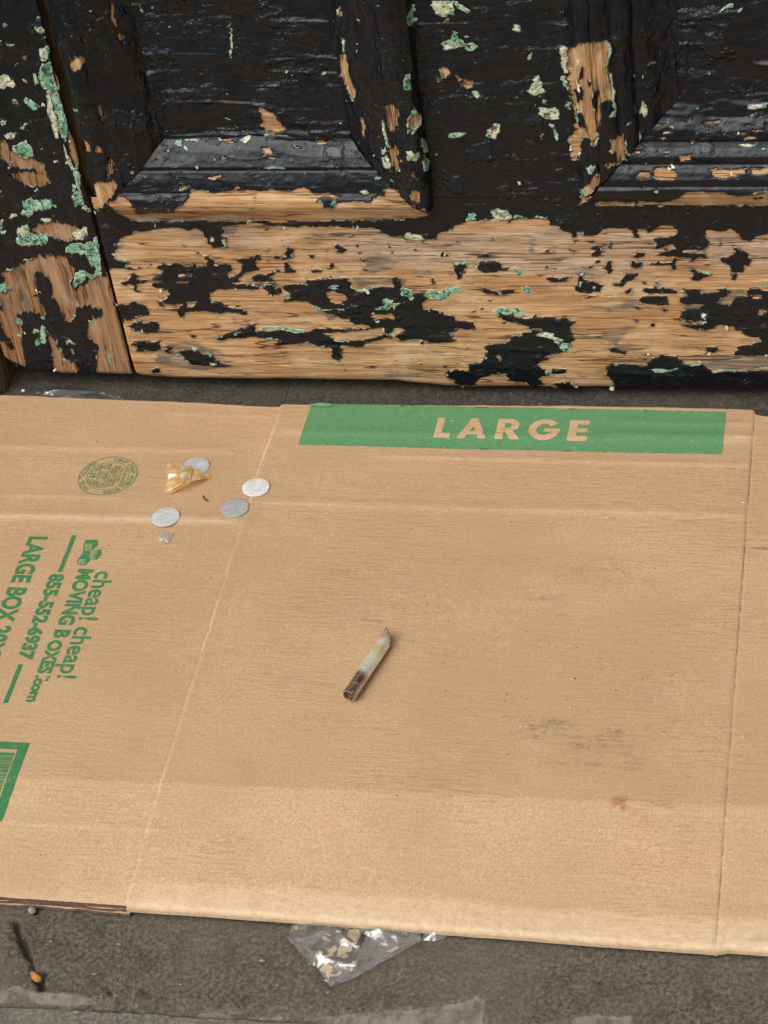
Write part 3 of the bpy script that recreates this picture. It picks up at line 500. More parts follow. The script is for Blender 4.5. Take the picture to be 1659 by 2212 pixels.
# underside and edge close the timber towards its back
# --- bottom rail
rail_bot = [(260, 800), (287, 806), (297, 812), (331, 815.5), (397, 819), (549, 819), (780, 822.5), (846, 824), (912, 831), (962, 836), (1011, 837.5), (1111, 835), (1210, 837.5), (1342, 839), (1659, 837.5), (2100, 848), (3200, 880)]
rbx = np.array([d_x(*q) for q in rail_bot]); rbz = np.array([d_z(*q) for q in rail_bot])-.0050
zt = 0.262
us = spaced(JX+.0012, XR, JX, .40, FZ, .008); nv = int((zt-.025)/FZ)
T = np.linspace(0, 1, nv)
U, V = np.meshgrid(us, T); U, V = U.ravel(), V.ravel()
zbot = np.interp(U, rbx, rbz)+.0006*fbm(U*60, U*0, 42, 3)
zz = zbot+(zt-zbot)*V; hb = zz-zbot
worn = .006*sstep(.03, 0, hb)*(.5+.5*fbm(U*9, U*0+3, 43, 3))
yy = FACE+rounding(hb, .011)+rounding(U-us[0], .0045)+worn*.6
add_surface('bottom_rail', door, U, yy, zz, U, zz, 'h', len(us), nv)
# --- middle stile
mx0, mx1 = d_x(905, 200)-.02, d_x(1228, 300)+.02
us = spaced(mx0, mx1, mx0, mx1, FZ, FZ); vs = spaced(zt+.0005, ZTOP, zt, ZVIS, FZ, .03)
U, V = np.meshgrid(us, vs); U, V = U.ravel(), V.ravel()
add_surface('stile', door, U, FACE+rounding(V-zt, .0008)+0*U, V, U, V, 'h', len(us), len(vs), amp=1.3)

# --- mouldings planted round the two panels
PROF_A = np.array([(0, -.001), (.0025, .014), (.008, .0205), (.015, .0235), (.022, .0225), (.027, .0195), (.0285, .0185), (.031, .0192), (.040, .0165), (.0495, .0125), (.0505, .0075), (.0525, .0075), (.0535, .0115), (.060, .0075), (.068, .0020), (.075, -.0050), (.080, -.0085), (.084, -.0095)])
PROF_B = np.array([(0, -.001), (.0025, .013), (.008, .0200), (.0145, .0215), (.0185, .0200), (.0195, .0170), (.021, .0190), (.027, .0195), (.034, .0165), (.0385, .0120), (.0395, .0085), (.041, .0110), (.048, .0115), (.054, .0070), (.0570, .0010), (.058, -.0025), (.060, .0005), (.069, -.0020), (.079, -.0090), (.092, -.0140), (.105, -.0158)])
def prof(P, n):
    L = np.concatenate([[0], np.cumsum(np.hypot(*np.diff(P, axis=0).T))]); t = np.linspace(0, L[-1], n)
    s, h = np.interp(t, L, P[:, 0]), np.interp(t, L, P[:, 1])
    k = np.array([.25, .5, .25]); h2 = h.copy(); h2[1:-1] = np.convolve(h, k, 'valid'); return s, h2, t
def moulding(side, P, xo, zo, x1, ztop, parent):
    """side: 'bottom' runs in x from xo to x1 with mitred ends, 'left'/'right' rises from the mitre to ztop"""
    if side != 'bottom': P = np.array([(a, b) for a, b in P if not (.049 < a < .0532 or .0385 < a < .0400 or .0575 < a < .0585)])
    s, h, t = prof(P, 150); ns = len(s); dt = np.gradient(s); dh = np.gradient(h); nl = np.hypot(dt, dh)
    if side == 'bottom':
        aa = spaced(xo, x1, xo, min(x1, .40), FZ, .008); na = len(aa); frac = (aa-xo)/(x1-xo)
        fr, S = np.meshgrid(frac, np.arange(ns)); fr, S = fr.ravel(), S.ravel()
        sh0 = s[S]+.0007; sh1 = s[S]+.0007 if x1 < .5 else 0*s[S]
        X = (xo+sh0)+fr*((x1-sh1)-(xo+sh0)); bow = .0022*fbm(X*7, X*0+zo*50, 51, 2)*(1-s[S]/s[-1])
        Z = zo+s[S]+bow; Y = FACE-h[S]+.0009*fbm(X*30, s[S]*60, 52, 3)+.0040*fbm(X*24, s[S]*50, 56, 4)*sstep(.058, .075, s[S])
        Z = Z+.003*fbm(X*20, s[S]*40, 57, 3)*sstep(.058, .075, s[S])
        push = np.stack([0*X, -(dt/nl)[S], (-dh/nl)[S]], 1); push[:, 2] *= 1
        along, across = X, t[S]
        add_surface('moulding', parent, X, Y, Z, along, across, 'h', na, ns, push, amp=.7)
    else:
        sg = 1 if side == 'left' else -1
        aa = spaced(0, ztop-zo, 0, ZVIS-zo, FZ, .03); na = len(aa); frac = aa/(ztop-zo)
        S, fr = np.meshgrid(np.arange(ns), frac); fr, S = fr.ravel(), S.ravel()
        Z = (zo+s[S]+.0007)+fr*(ztop-(zo+s[S]+.0007)); bow = .0025*fbm(Z*9, Z*0+xo*50, 53, 2)
        X = xo+sg*(s[S]+bow*(1-s[S]/s[-1])); Y = FACE-h[S]+.0040*fbm(Z*20, s[S]*45+xo*40, 54, 4)*sstep(0, .012, s[S])
        X = X+.0030*fbm(Z*26, s[S]*60+xo*90, 55, 3)*sstep(0, .012, s[S])*sstep(s[-1], s[-1]-.02, s[S])
        push = np.stack([sg*(-dh/nl)[S], -(dt/nl)[S], 0*X], 1)
        add_surface('moulding', parent, X, Y, Z, Z, t[S], 'v', ns, na, push, amp=1.5, flip=(sg < 0))
YB = FACE-.022
lx0, lz0 = d_x(205, 446, YB), d_z(560, 471, YB); lx1 = d_x(930, 468, YB)
rx0, rz0 = d_x(1253, 441, YB), d_z(1450, 443, YB)
moulding('bottom', PROF_A, lx0, lz0, lx1, 0, door)
moulding('left', PROF_A, lx0, lz0, 0, ZTOP, door); moulding('right', PROF_A, lx1, lz0, 0, ZTOP, door)
moulding('bottom', PROF_B, rx0, rz0, XR, 0, door); moulding('left', PROF_B, rx0, rz0, 0, ZTOP, door)
# --- recessed panels
for (a, b, z0, rec) in ((lx0+.076, lx1-.076, lz0+.076, .0080), (rx0+.098, XR, rz0+.098, .0150)):
    us = spaced(a, b, a, min(b, .40), FZ, .008); vs = spaced(z0, ZTOP, z0, ZVIS, FZ, .03)
    U, V = np.meshgrid(us, vs); U, V = U.ravel(), V.ravel()
    add_surface('panel', door, U, FACE+rec+.0020*fbm(U*14, V*50, 61, 3)+.0022*fbm(U*24, V*30, 62, 3)*sstep(z0+.08, z0, V), V, U, V, 'h', len(us), len(vs), amp=2.0)
# --- core of the door behind its faces
def box(name, lo, hi, mat, parent=None):
    x0, y0, z0 = lo; x1, y1, z1 = hi
    v = [(x0, y0, z0), (x1, y0, z0), (x1, y1, z0), (x0, y1, z0), (x0, y0, z1), (x1, y0, z1), (x1, y1, z1), (x0, y1, z1)]
    f = [(0, 3, 2, 1), (4, 5, 6, 7), (0, 1, 5, 4), (1, 2, 6, 5), (2, 3, 7, 6), (3, 0, 4, 7)]
    return mesh_obj(name, v, f, mat, parent, False)
box('core', (xs0+.012, FACE+.0195, .038), (XR, FACE+.048, ZTOP+.001), M_POST, door)
# --- wooden frame post left of the door
pf = []
vs = np.linspace(0, 1, 360)
frame_post = empty('door_frame_post', (xs0-.05, FACE-.01, 0)); tag(frame_post, 'weathered brown wooden door frame post at the left end of the threshold', 'door frame')
U, V = np.meshgrid(np.linspace(0, 1, 60), vs); U, V = U.ravel(), V.ravel()
ang = U*math.pi*.5; R_ = .02
X = np.where(U < .6, (xs0-.16)+(U/.6)*(.16-.006-R_+.0), xs0-.006-R_+R_*np.sin(np.clip((U-.6)/.25, 0, 1)*math.pi/2))
Y = np.where(U < .6, FACE-.018, FACE-.018+R_*(1-np.cos(np.clip((U-.6)/.25, 0, 1)*math.pi/2))); Y = np.where(U > .85, FACE-.018+R_+(U-.85)/.15*.08, Y)
Z = V*ZTOP; Y = Y+.003*fbm(X*60, Z*12, 71, 4)-.004*sstep(.06, 0, Z)
mesh_obj('post', np.stack([X, Y, Z], 1), grid_faces(60, 360), M_POST, frame_post)

# --- loose paint flakes curling off along the broken edges
M_FL = [make_simple('curled_black_flake', (.010, .010, .011), (.03, .03, .032), 300, .35), make_simple('curled_cream_flake', (.50, .47, .34), (.74, .69, .54), 250, .5), make_simple('curled_green_flake', (.12, .30, .19), (.30, .50, .37), 250, .5)]
allp = np.concatenate([a for a, _ in EDGE_PTS]); alln = np.concatenate([b for _, b in EDGE_PTS]); rf = random.Random(21)
for i in range(230):
    k = rf.randrange(len(allp)); c = allp[k]; n = alln[k]/np.linalg.norm(alln[k]); ln, wd = rf.uniform(.003, .009)*rf.uniform(.5, 1), rf.uniform(.002, .006); lift = rf.uniform(.0006, .0028)
    a = rf.uniform(0, 6.28); e1 = np.array([math.cos(a), 0, math.sin(a)]); e1 -= n*(e1@n); e1 /= np.linalg.norm(e1); e2 = np.cross(n, e1)
    V = []; NU, NW = 5, 4
    for v in range(NW):
        for u in range(NU):
            fu, fv = u/(NU-1), v/(NW-1)-.5; w = wd*(1-.5*fu)*(1+.35*math.sin(5*fu+i)); 
            V.append(c+e1*ln*(fu-.25)+e2*(w*fv+.0012*math.sin(i*3+4*fu))+n*(-.0006+lift*fu**2+.0008*(1-4*fv*fv)*(.5-fu)))
    o = mesh_obj('paint_flake', V, grid_faces(NU, NW), M_FL[rf.choice((0, 0, 0, 1, 1, 2))], door); sm_ = o.modifiers.new('thick', 'SOLIDIFY'); sm_.thickness = .0003

# ------------------------------------------------------------------ stone: threshold, step, paving
def stone_fields(p, chips, grooves):
    d = project(p); n = len(p); out = {}
    wx = fbm(p[:, 0]*70, p[:, 1]*70, 81, 3)*7; wy = fbm(p[:, 0]*70+30, p[:, 1]*70, 82, 3)*5
    for k, polys in (('chip', chips), ('groove', grooves)):
        f = np.full(n, -60.)
        for q in polys: f = np.maximum(f, poly_sd(d[:, 0]+wx, d[:, 1]+wy, q))
        out[k] = np.clip(f, -60, 60)
    return out
JOINT = [(-600, 2140), (0, 2166), (165, 2171), (265, 2178), (360, 2182), (645, 2199), (900, 2216), (1300, 2246), (1659, 2275), (2400, 2330)]
jx = np.array([on_z(*q)[0] for q in JOINT]); jy = np.array([on_z(*q)[1] for q in JOINT])
CHIPS = [[(-20, 2142), (40, 2130), (75, 2142), (130, 2146), (200, 2160), (215, 2172), (150, 2174), (60, 2164), (-20, 2166)], [(280, 2188), (300, 2182), (330, 2187), (325, 2196), (285, 2196)], [(430, 2192), (470, 2186), (520, 2196), (600, 2192), (640, 2204), (430, 2204)],
 [(620, 2206), (760, 2186), (900, 2178), (1000, 2166), (1030, 2150), (1046, 2156), (1044, 2230), (620, 2230)], [(1235, 2200), (1290, 2188), (1370, 2196), (1350, 2230), (1230, 2230)]]
GROOVE = [[(a*.19842, 1920+b*.19842) for a, b in ((120, 345), (160, 345), (240, 500), (330, 680), (400, 860), (470, 1020), (495, 1095), (430, 1105), (380, 1010), (340, 920), (330, 800), (240, 690), (190, 540), (130, 400))], [(20, 2018), (28, 2022), (30, 2030), (24, 2026)], [(68, 1960), (80, 1962), (78, 1974), (66, 1972)], [(90, 2095), (97, 2100), (98, 2110), (92, 2106)], [(228, 2132), (234, 2136), (246, 2152), (240, 2150)], [(306, 2132), (314, 2136), (322, 2148), (312, 2144)]]
def stone_slab(name, x0, x1, yfun0, yfun1, z0, mat, chips, grooves, nx, ny, amp, edge):
    U, V = np.meshgrid(np.linspace(x0, x1, nx), np.concatenate([[0], np.linspace(0, 1, ny)])); U, V = U.ravel(), V.ravel()
    ya, yb = yfun0(U), yfun1(U)
    Y = ya+(yb-ya)*V; Z = z0+amp*(fbm(U*9, Y*9, 83, 4)+.4*fbm(U*60, Y*60, 84, 4))
    fd = np.abs(Y-ya); Z = Z-edge*np.clip(1-fd/.012, 0, 1)**2*(1+.8*fbm(U*50, Y*50, 85, 3))
    p = np.stack([U, Y, Z], 1); F = stone_fields(p, chips, grooves)
    p[:, 2] -= .0022*sstep(-2, 3, F['chip'])+.007*sstep(-3, 5, F['groove'])
    p[:nx, 2] = z0-.045                                   # front face goes down
    return tag(mesh_obj(name, p, grid_faces(nx, ny+1), mat, None, True, None, F), kind='structure')
rough_edge = lambda U: np.interp(U, jx, jy)+.0025*fbm(U*40, U*0, 86, 4)
stone_slab('step_stone', -1.1, 1.2, rough_edge, lambda U: 0*U-.012+.0005*fbm(U*30, U*0, 87, 3), 0.0, M_STEP, CHIPS, GROOVE, 900, 300, .0012, .004)
tx = on_z(617, 862)[0]
thr = lambda U: 0*U-.0145
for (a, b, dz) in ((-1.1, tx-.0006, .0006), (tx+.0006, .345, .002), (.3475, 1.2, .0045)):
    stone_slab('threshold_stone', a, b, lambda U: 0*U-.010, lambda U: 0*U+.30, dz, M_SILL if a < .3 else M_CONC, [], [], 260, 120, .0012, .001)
stone_slab('paving_stone', -1.1, 1.2, lambda U: 0*U-1.5, lambda U: rough_edge(U)-.0028, -.004, M_PAVE, [], [], 700, 220, .0016, .001)
tag(box('ground', (-9, -14, -.14), (9, .30, -.05), M_PAVE), kind='structure')
tag(box('light_blocker', (-1.4, .12, -.04), (1.4, .16, ZTOP+.001), M_DARK), kind='structure')  # unseen board, added to stop sky light leaking in under the door

# ------------------------------------------------------------------ flattened cardboard box
BX0, BX1 = -.78, .74
LC, RC = -.1715, .3325                                 # vertical score lines
YA, YB2, YN = -.150, -.513, -.683                      # flap score lines and near fold
def y_a(x): return np.where(x < LC, on_z(200, 1124, .02)[1], np.where(x < RC, on_z(1000, 1103, .02)[1], on_z(1645, 1112, .02)[1]))
def y_b(x): return on_z(900, 1722, .02)[1]+(x-.05)*.02
YA_L = float(y_a(np.array([-.3]))[0]); YA_C = float(y_a(np.array([0.]))[0])
def ridge(d, w): return np.exp(-(d/w)**2)
CREASE = []                                            # (x0, x1, px of a point on it, depth, width)
def crease_z(x, y):
    z = 0*x
    for x0, x1, yc, sl, hgt, w in CREASE:
        m = sstep(x0-.01, x0+.02, x)*sstep(x1+.01, x1-.02, x)
        d = y-(yc+sl*(x-x0)+.0008*fbm(x*25, x*0+yc*90, 91, 2))
        z = z+m*hgt*(np.where(d > 0, ridge(d, w), ridge(d, w*.45)))
    return z
def crease(x0, x1, px, py, sl, hgt, w): CREASE.append((x0, x1, on_z(px, py, .02)[1], sl, hgt, w))
crease(-.17, .34, 1100, 944, 0.003, .0013, .010)       # through the green band
crease(-.05, .34, 1350, 1000, -.004, .0010, .006)
crease(-.17, .34, 1000, 1103, 0, .0011, .008)
crease(-.6, -.17, 200, 1124, 0, .0019, .009)
crease(-.6, -.2, 160, 968, .0, .0010, .008); crease(-.6, -.3, 150, 1076, 0, .0008, .006)
crease(-.30, -.17, 420, 893, 0, .0007, .006)
crease(-.6, -.15, 100, 1780, 0, .0006, .005)
crease(.18, .34, 1585, 915, 0, .0009, .007); crease(.18, .34, 1590, 945, 0, .001, .006)
crease(.34, .6, 1645, 905, 0, .001, .006)
def sheet_z(x, y):
    ya, yb = y_a(x), y_b(x)
    z = .0235-.0004*ridge(x-LC, .0018)-.0010*ridge(x-RC, .0012)+.0004*(ridge(x-LC-.004, .005)+ridge(x-LC+.004, .005))
    z = z-np.clip(y-ya, 0, 1)*.030-np.clip(yb-y, 0, 1)*.060
    lx = np.clip((LC-x)/.3, 0, 1); z = z-.0015*lx
    z = z+.0012*fbm(x*5, y*6, 92, 2)+.0006*fbm(x*14, y*30, 93, 3)+.00018*fbm(x*60, y*140, 94, 3)
    return z+crease_z(x, y)
FE = [(-120, 845), (18, 850), (264, 862), (436, 868), (603, 878), (609, 873), (668, 872.5), (1200, 876), (1560, 880.5), (1626, 884), (1634, 896), (1659, 900), (2000, 915)]
FEX, FEY = (np.array([on_z(*q, .0188)[k] for q in FE]) for k in (0, 1)); FEX[0] = BX0; FEX[-1] = BX1
NE = [(-400, 1912), (0, 1943), (290, 1965), (823, 2001), (1549, 2056), (1575, 2052), (1659, 2058), (2000, 2080)]
NEX, NEY = (np.array([on_z(*q, .0120)[k] for q in NE]) for k in (0, 1)); NEX[0] = BX0; NEX[-1] = BX1
def far_edge(x):
    return np.interp(x, FEX, FEY)+.0007*fbm(x*60, x*0, 95, 3)
def near_edge(x): return np.interp(x, NEX, NEY)+.0004*fbm(x*30, x*0+5, 96, 3)
def D2B(px, py):                                        # view pixel -> point on the sheet
    z = .023
    for _ in range(6):
        p = on_z(px, py, z); z = float(sheet_z(np.array([p[0]]), np.array([p[1]]))[0])
    return np.array([p[0], p[1]])
DIRT = [(1180, 1580, .045, .018, .6), (1290, 1600, .05, .02, .55), (1210, 1560, .03, .008, .7), (1370, 1650, .03, .02, .5), (1240, 1610, .03, .012, .6), (1240, 1220, .03, .008, .45), (1000, 1215, .06, .02, .35), (1150, 1330, .12, .03, .30), (800, 1240, .1, .02, .3), (1420, 1570, .03, .02, .35), (1440, 1740, .03, .006, .5), (1130, 1550, .04, .012, .45), (600, 1640, .08, .03, .2), (1330, 1590, .02, .015, .6), (1640, 2030, .03, .006, .8), (1650, 1185, .02, .003, .9), (1640, 1150, .02, .003, .7), (1480, 1360, .06, .05, .25), (1080, 1210, .05, .012, .45), (760, 1330, .05, .02, .4), (900, 1310, .06, .015, .4), (620, 1420, .05, .03, .3), (1300, 1240, .09, .03, .4), (1180, 1290, .05, .01, .45), (700, 1560, .06, .02, .3), (1400, 1500, .05, .03, .35), (1260, 1650, .06, .015, .45), (1000, 1000, .08, .012, .3), (1150, 1020, .06, .008, .35), (1370, 1880, .015, .02, .3), (1340, 1270, .03, .006, .4)]
DIRT = [(*D2B(a, b), c, d, e) for a, b, c, d, e in DIRT]
STAIN = [(*D2B(a, b), r, k) for a, b, r, k in ((1336, 1731, .006, .9), (1345, 1728, .0045, 1.0), (1348, 1745, .0035, .9), (1392, 1775, .012, .25), (1480, 1850, .02, .18), (1380, 1860, .02, .15))]
def sheet_fields(x, y):
    D = 0*x
    for cx, cy, sx, sy, a in DIRT: D = np.maximum(D, a*np.exp(-((x-cx)/sx)**2-((y-cy)/sy)**2))
    S = 0*x
    for cx, cy, r, k in STAIN: S = np.maximum(S, k*np.exp(-((x-cx)/r)**2-((y-cy)/(r*.9))**2))
    Wr = np.clip(crease_z(x, y)/.0016, 0, 1)**2*.35+.75*ridge(x-LC-.0016*fbm(y*50, y*0, 97, 3), .0009)*(.35+.65*sstep(-.3, .3, fbm(y*40, y*0, 98, 3)))
    Wr = Wr+.42*sstep(.033, .022, y-near_edge(x)+.004*fbm(x*30, x*0, 99, 4))*sstep(LC-.02, LC+.03, x)+.25*sstep(.02, .0, y-near_edge(x))+.35*sstep(.004, 0, far_edge(x)-y)
    dk = ridge(x-RC-.0006*fbm(y*40, y*0, 88, 2), .0008)*1.0*(.4+.6*sstep(-.4, .2, fbm(y*30, y*0, 87, 3)))
    gr = sstep(0, .004, y-y_b(x))*.42*(.85+.3*fbm(x*4, y*4, 89, 3))  # kraft toned darker everywhere beyond the near flap's score line
    return {'dirt': np.clip(D+dk, 0, 1.5), 'stain': S, 'wear': np.clip(Wr, 0, 1), 'panel_tone': np.clip(gr, 0, 1)}
cbox = empty('cardboard_box', (.05, -.35, 0))
tag(cbox, 'flattened kraft cardboard moving box with green printing lying on the stone step', 'cardboard box')
TH = .0042
cols = [('L', BX0, LC), ('C', LC, RC), ('R', RC, BX1)]
def piece(name, x0, x1, yf0, yf1, near_fold=False, n_y=None, rims=''):
    xa = spaced(x0, x1, -.52, .44, .0016, .012); ny = n_y
    V = np.linspace(0, 1, ny); U, V = np.meshgrid(xa, V); U, V = U.ravel(), V.ravel()
    y0, y1 = yf0(U), yf1(U); Y = y0+(y1-y0)*V; Z = sheet_z(U, Y)
    d = Y-near_edge(U)
    if near_fold:
        r = .0042; t = np.clip(1-d/r, 0, 1); Z = Z-r*(1-np.sqrt(np.clip(1-t*t, 0, 1)))
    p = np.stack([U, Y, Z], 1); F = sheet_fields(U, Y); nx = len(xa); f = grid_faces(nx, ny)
    # rim: cut edges where the sheet ends, underside
    q = p.copy(); q[:, 2] -= TH
    idx = np.arange(len(p)).reshape(ny, nx); n = len(p); rim = []
    loops = [lp for lp, on in ((idx[0, :], 'n' in rims), (idx[-1, ::-1], 'f' in rims), (idx[::-1, 0], 'l' in rims), (idx[:, -1], 'r' in rims)) if on]
    for lp in loops: rim.append(np.stack([lp[1:], lp[:-1], lp[:-1]+n, lp[1:]+n], 1))
    allp = np.concatenate([p, q]); allf = np.concatenate([f, grid_faces(nx, ny, True)+n]+rim)
    F = {k: np.concatenate([a, a]) for k, a in F.items()}
    o = mesh_obj(name, allp, allf, M_KRAFT, cbox, True, None, F); o.data.materials.append(M_EDGE)
    mi = np.zeros(len(allf), np.int32); mi[2*len(f):] = 1
    if near_fold: mi[2*len(f):2*len(f)+nx-1] = 0
    o.data.polygons.foreach_set('material_index', mi)
    sm = np.ones(len(allf), bool); sm[2*len(f):] = False; o.data.polygons.foreach_set('use_smooth', sm)
    return o
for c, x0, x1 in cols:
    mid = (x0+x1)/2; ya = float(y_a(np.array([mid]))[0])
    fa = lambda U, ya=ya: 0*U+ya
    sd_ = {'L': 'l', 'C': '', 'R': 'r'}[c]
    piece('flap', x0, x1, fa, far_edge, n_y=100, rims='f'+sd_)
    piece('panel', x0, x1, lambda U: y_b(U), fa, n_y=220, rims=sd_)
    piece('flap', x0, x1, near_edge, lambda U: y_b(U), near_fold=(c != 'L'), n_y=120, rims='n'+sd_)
# the lower layers of the flattened box
def under(name, x0, x1, ya, yb, drop, seed):
    xa = np.linspace(x0, x1, 240); V = np.linspace(0, 1, 60); U, V = np.meshgrid(xa, V); U, V = U.ravel(), V.ravel()
    y0 = ya(U)+.0012*fbm(U*80, U*0, seed, 3); y1 = yb(U)
    Y = y0+(y1-y0)*V; Z = sheet_z(U, np.clip(Y, near_edge(U)+.002, far_edge(U)))*0+.0235-np.clip(Y-YA_C, 0, 1)*.030-np.clip(y_b(U)-Y, 0, 1)*.060-drop+.0004*fbm(U*30, Y*10, seed+1, 2)
    Z = np.maximum(Z, .0052); n = len(U); nx = 240; ny = 60; idx = np.arange(n).reshape(ny, nx)
    p = np.stack([U, Y, Z], 1); q = p.copy(); q[:, 2] -= .0036
    rim = [np.stack([lp[1:], lp[:-1], lp[:-1]+n, lp[1:]+n], 1) for lp in (idx[0, :], idx[-1, ::-1], idx[::-1, 0], idx[:, -1])]
    f = grid_faces(nx, ny); allf = np.concatenate([f, grid_faces(nx, ny, True)+n]+rim); F = {k: np.zeros(2*n) for k in ('dirt', 'stain', 'wear', 'panel_tone')}
    o = mesh_obj(name, np.concatenate([p, q]), allf, M_KRAFT, cbox, False, None, F); o.data.materials.append(M_EDGE)
    mi = np.zeros(len(allf), np.int32); mi[2*len(f):] = 1; o.data.polygons.foreach_set('material_index', mi)
under('lower_layer', BX0+.01, LC+.004, lambda U: near_edge(U)+.0004, lambda U: far_edge(U)-.004, .0052, 131)
under('lower_layer', BX0+.012, LC+.002, lambda U: near_edge(U)+.0000, lambda U: far_edge(U)+.001, .0096, 133)
under('lower_layer', LC+.006, BX1-.02, lambda U: near_edge(U)+.0012, lambda U: far_edge(U)+.0015, .0060, 135)

# torn paper tab at the far edge, beside the band
def D2F(px, py, h=.0012):
    p = on_z(px, py, .0190+h); return tuple(p)
vt = [D2F(663, 875), D2F(690, 869.5, .003), D2F(715, 871.5, .003), D2F(722, 874, .0012), D2F(708, 879, .0006), D2F(684, 877.5, .0006)]
to = mesh_obj('torn_tab', vt, [(0, 5, 4, 3, 2, 1)], M_BAND, cbox, False); to.modifiers.new('thick', 'SOLIDIFY').thickness = .0006
# --- printing on the box (thin films of ink that follow the sheet)
def lay_print(name, V, F, mat, lift=.00022):
    z = sheet_z(V[:, 0], V[:, 1])+lift
    n = {k: np.zeros(len(V)) for k in ('dirt', 'stain', 'wear', 'panel_tone')}
    return mesh_obj(name, np.column_stack([V, z]), F, mat, cbox, True, None, n)
def print_poly(name, outlines, mat, spacing=.003, lift=.00022):
    V, F = fill_poly(outlines, spacing); return lay_print(name, V, F, mat, lift)
B = [D2B(668, 876.5), D2B(1568, 885), D2B(1562, 978), D2B(647, 964)]
bx0, bx1 = (B[0][0]+B[3][0])/2, (B[1][0]+B[2][0])/2; by1, by0 = (B[0][1]+B[1][1])/2, (B[2][1]+B[3][1])/2
by1 = min(by1, -.0035)
print_poly('green_band', [[(bx0, by0), (bx1, by0-.0006), (bx1, by1-.0006), (bx0+.02, by1), (bx0, by1)]], M_BAND, .0028)
def arc(cx, cy, rx, ry, a0, a1, n=18): return [(cx+rx*math.cos(math.radians(a0+(a1-a0)*k/n)), cy+ry*math.sin(math.radians(a0+(a1-a0)*k/n))) for k in range(n+1)]
GL = {  # heavy geometric capitals, unit height
 'L': (.56, [[(0, 0), (.56, 0), (.56, .21), (.25, .21), (.25, 1), (0, 1)]]),
 'A': (.98, [[(0, 0), (.26, 0), (.325, .17), (.655, .17), (.72, 0), (.98, 0), (.61, 1), (.37, 1)], [(.40, .36), (.58, .36), (.49, .64)]]),
 'R': (.78, [[(0, 0), (.25, 0), (.25, .385), (.27, .385), (.49, 0), (.80, 0), (.53, .42)]+arc(.40, .69, .32, .31, -60, 90)+[(0, 1)], [(.25, .55)]+arc(.36, .68, .12, .125, -90, 90, 10)+[(.25, .805)]]),
 'G': (1.04, [arc(.53, .5, .53, .52, 38, 318)+[(.94, .13)]+arc(.53, .5, .53, .52, -30, 6, 6)+[(.52, .57), (.52, .37), (.77, .37)]+arc(.53, .5, .275, .29, -35, -322, 22)]),
 'E': (.60, [[(0, 0), (.60, 0), (.60, .205), (.25, .205), (.25, .395), (.57, .395), (.57, .60), (.25, .60), (.25, .795), (.60, .795), (.60, 1), (0, 1)]])}
LET = [('L', 935, 970), ('A', 985, 1048), ('R', 1067, 1120), ('G', 1137, 1205), ('E', 1224, 1268)]
yb0, yt0 = D2B(1100, 949)[1], D2B(1100, 905.5)[1]; hh = yt0-yb0
for ch, xa, xb in LET:
    w, ols = GL[ch]; x0 = D2B(xa+2, 940)[0]; x1 = D2B(xb, 949)[0]
    print_poly('letter', [[(x0+px/w*(x1-x0), yb0-.0003*(xa-935)/300+py*hh) for px, py in ol] for ol in ols], M_KRAFT, .0026, .0004)
def rect_px(name, pts, mat=None, sp=.004, lift=.00022): return print_poly(name, [[tuple(D2B(*q)) for q in pts]], mat or M_INK, sp, lift)
def text(name, s, start, end, cap, bold, mat=None, up=(1, 0), width=None, spacing=1.0):
    """print a line from start towards end (sheet points); cap = capital height in metres; letters stand towards 'up'"""
    cu = bpy.data.curves.new('t', 'FONT'); cu.body = s; cu.size = 1; cu.offset = bold; cu.space_character = spacing; cu.resolution_u = 4; cu.fill_mode = 'FRONT'
    o = bpy.data.objects.new('t', cu); COL.objects.link(o); dg = bpy.context.evaluated_depsgraph_get(); dg.update()
    me = bpy.data.meshes.new_from_object(o.evaluated_get(dg)); bpy.data.objects.remove(o); bpy.data.curves.remove(cu)
    bm = bmesh.new(); bm.from_mesh(me); bpy.data.meshes.remove(me); bmesh.ops.remove_doubles(bm, verts=bm.verts, dist=1e-5); bmesh.ops.triangulate(bm, faces=bm.faces)
    start, end = np.array(start), np.array(end); L = np.linalg.norm(end-start); d = (end-start)/L; u = np.array(up, float)
    co = np.array([v.co[:2] for v in bm.verts]); w = co[:, 0].max()-co[:, 0].min(); x0 = co[:, 0].min()
    sx = L/w; sy = cap/.73
    for it in range(4):
        lim = .004/min(sx, sy)
        es = [e for e in bm.edges if e.calc_length() > lim]
        if not es: break
        bmesh.ops.subdivide_edges(bm, edges=es, cuts=1); bmesh.ops.triangulate(bm, faces=bm.faces)
    co = np.array([v.co[:2] for v in bm.verts]); bm.verts.index_update(); F = [tuple(v.index for v in f.verts) for f in bm.faces]; bm.free()
    V = start+((co[:, 0:1]-x0)*sx)*d+(co[:, 1:2]*sy)*u
    a, b, c = V[F[0][0]], V[F[0][1]], V[F[0][2]]
    if (b[0]-a[0])*(c[1]-a[1])-(b[1]-a[1])*(c[0]-a[0]) < 0: F = [f[::-1] for f in F]
    return lay_print(name, V, F, mat or M_INK)
def TX(px, py): return D2B(px*.23148, 1097.2+py*.23148)
def line_px(name, s, p0, p1, cap_px, bold, **k):
    a, b = TX(*p0), TX(*p1); b = np.array([a[0]+(b[0]-a[0])*.0, b[1]])      # lines run square to the box
    c = abs(TX(p0[0]+cap_px, p0[1])[0]-a[0]); return text(name, s, a, b, c, bold, **k)
line_px('printed_line', 'cheap! cheap!', (905, 592), (545, 1590), 180, .020)
line_px('printed_line', 'MOVING B', (742, 570), (500, 1215), 138, .050)
line_px('printed_line', 'OXES', (470, 1232), (368, 1545), 128, .050)
line_px('printed_line', '.com', (342, 1560), (240, 1810), 108, .05)
line_px('printed_line', 'TM', (432, 1562), (420, 1615), 44, .014)
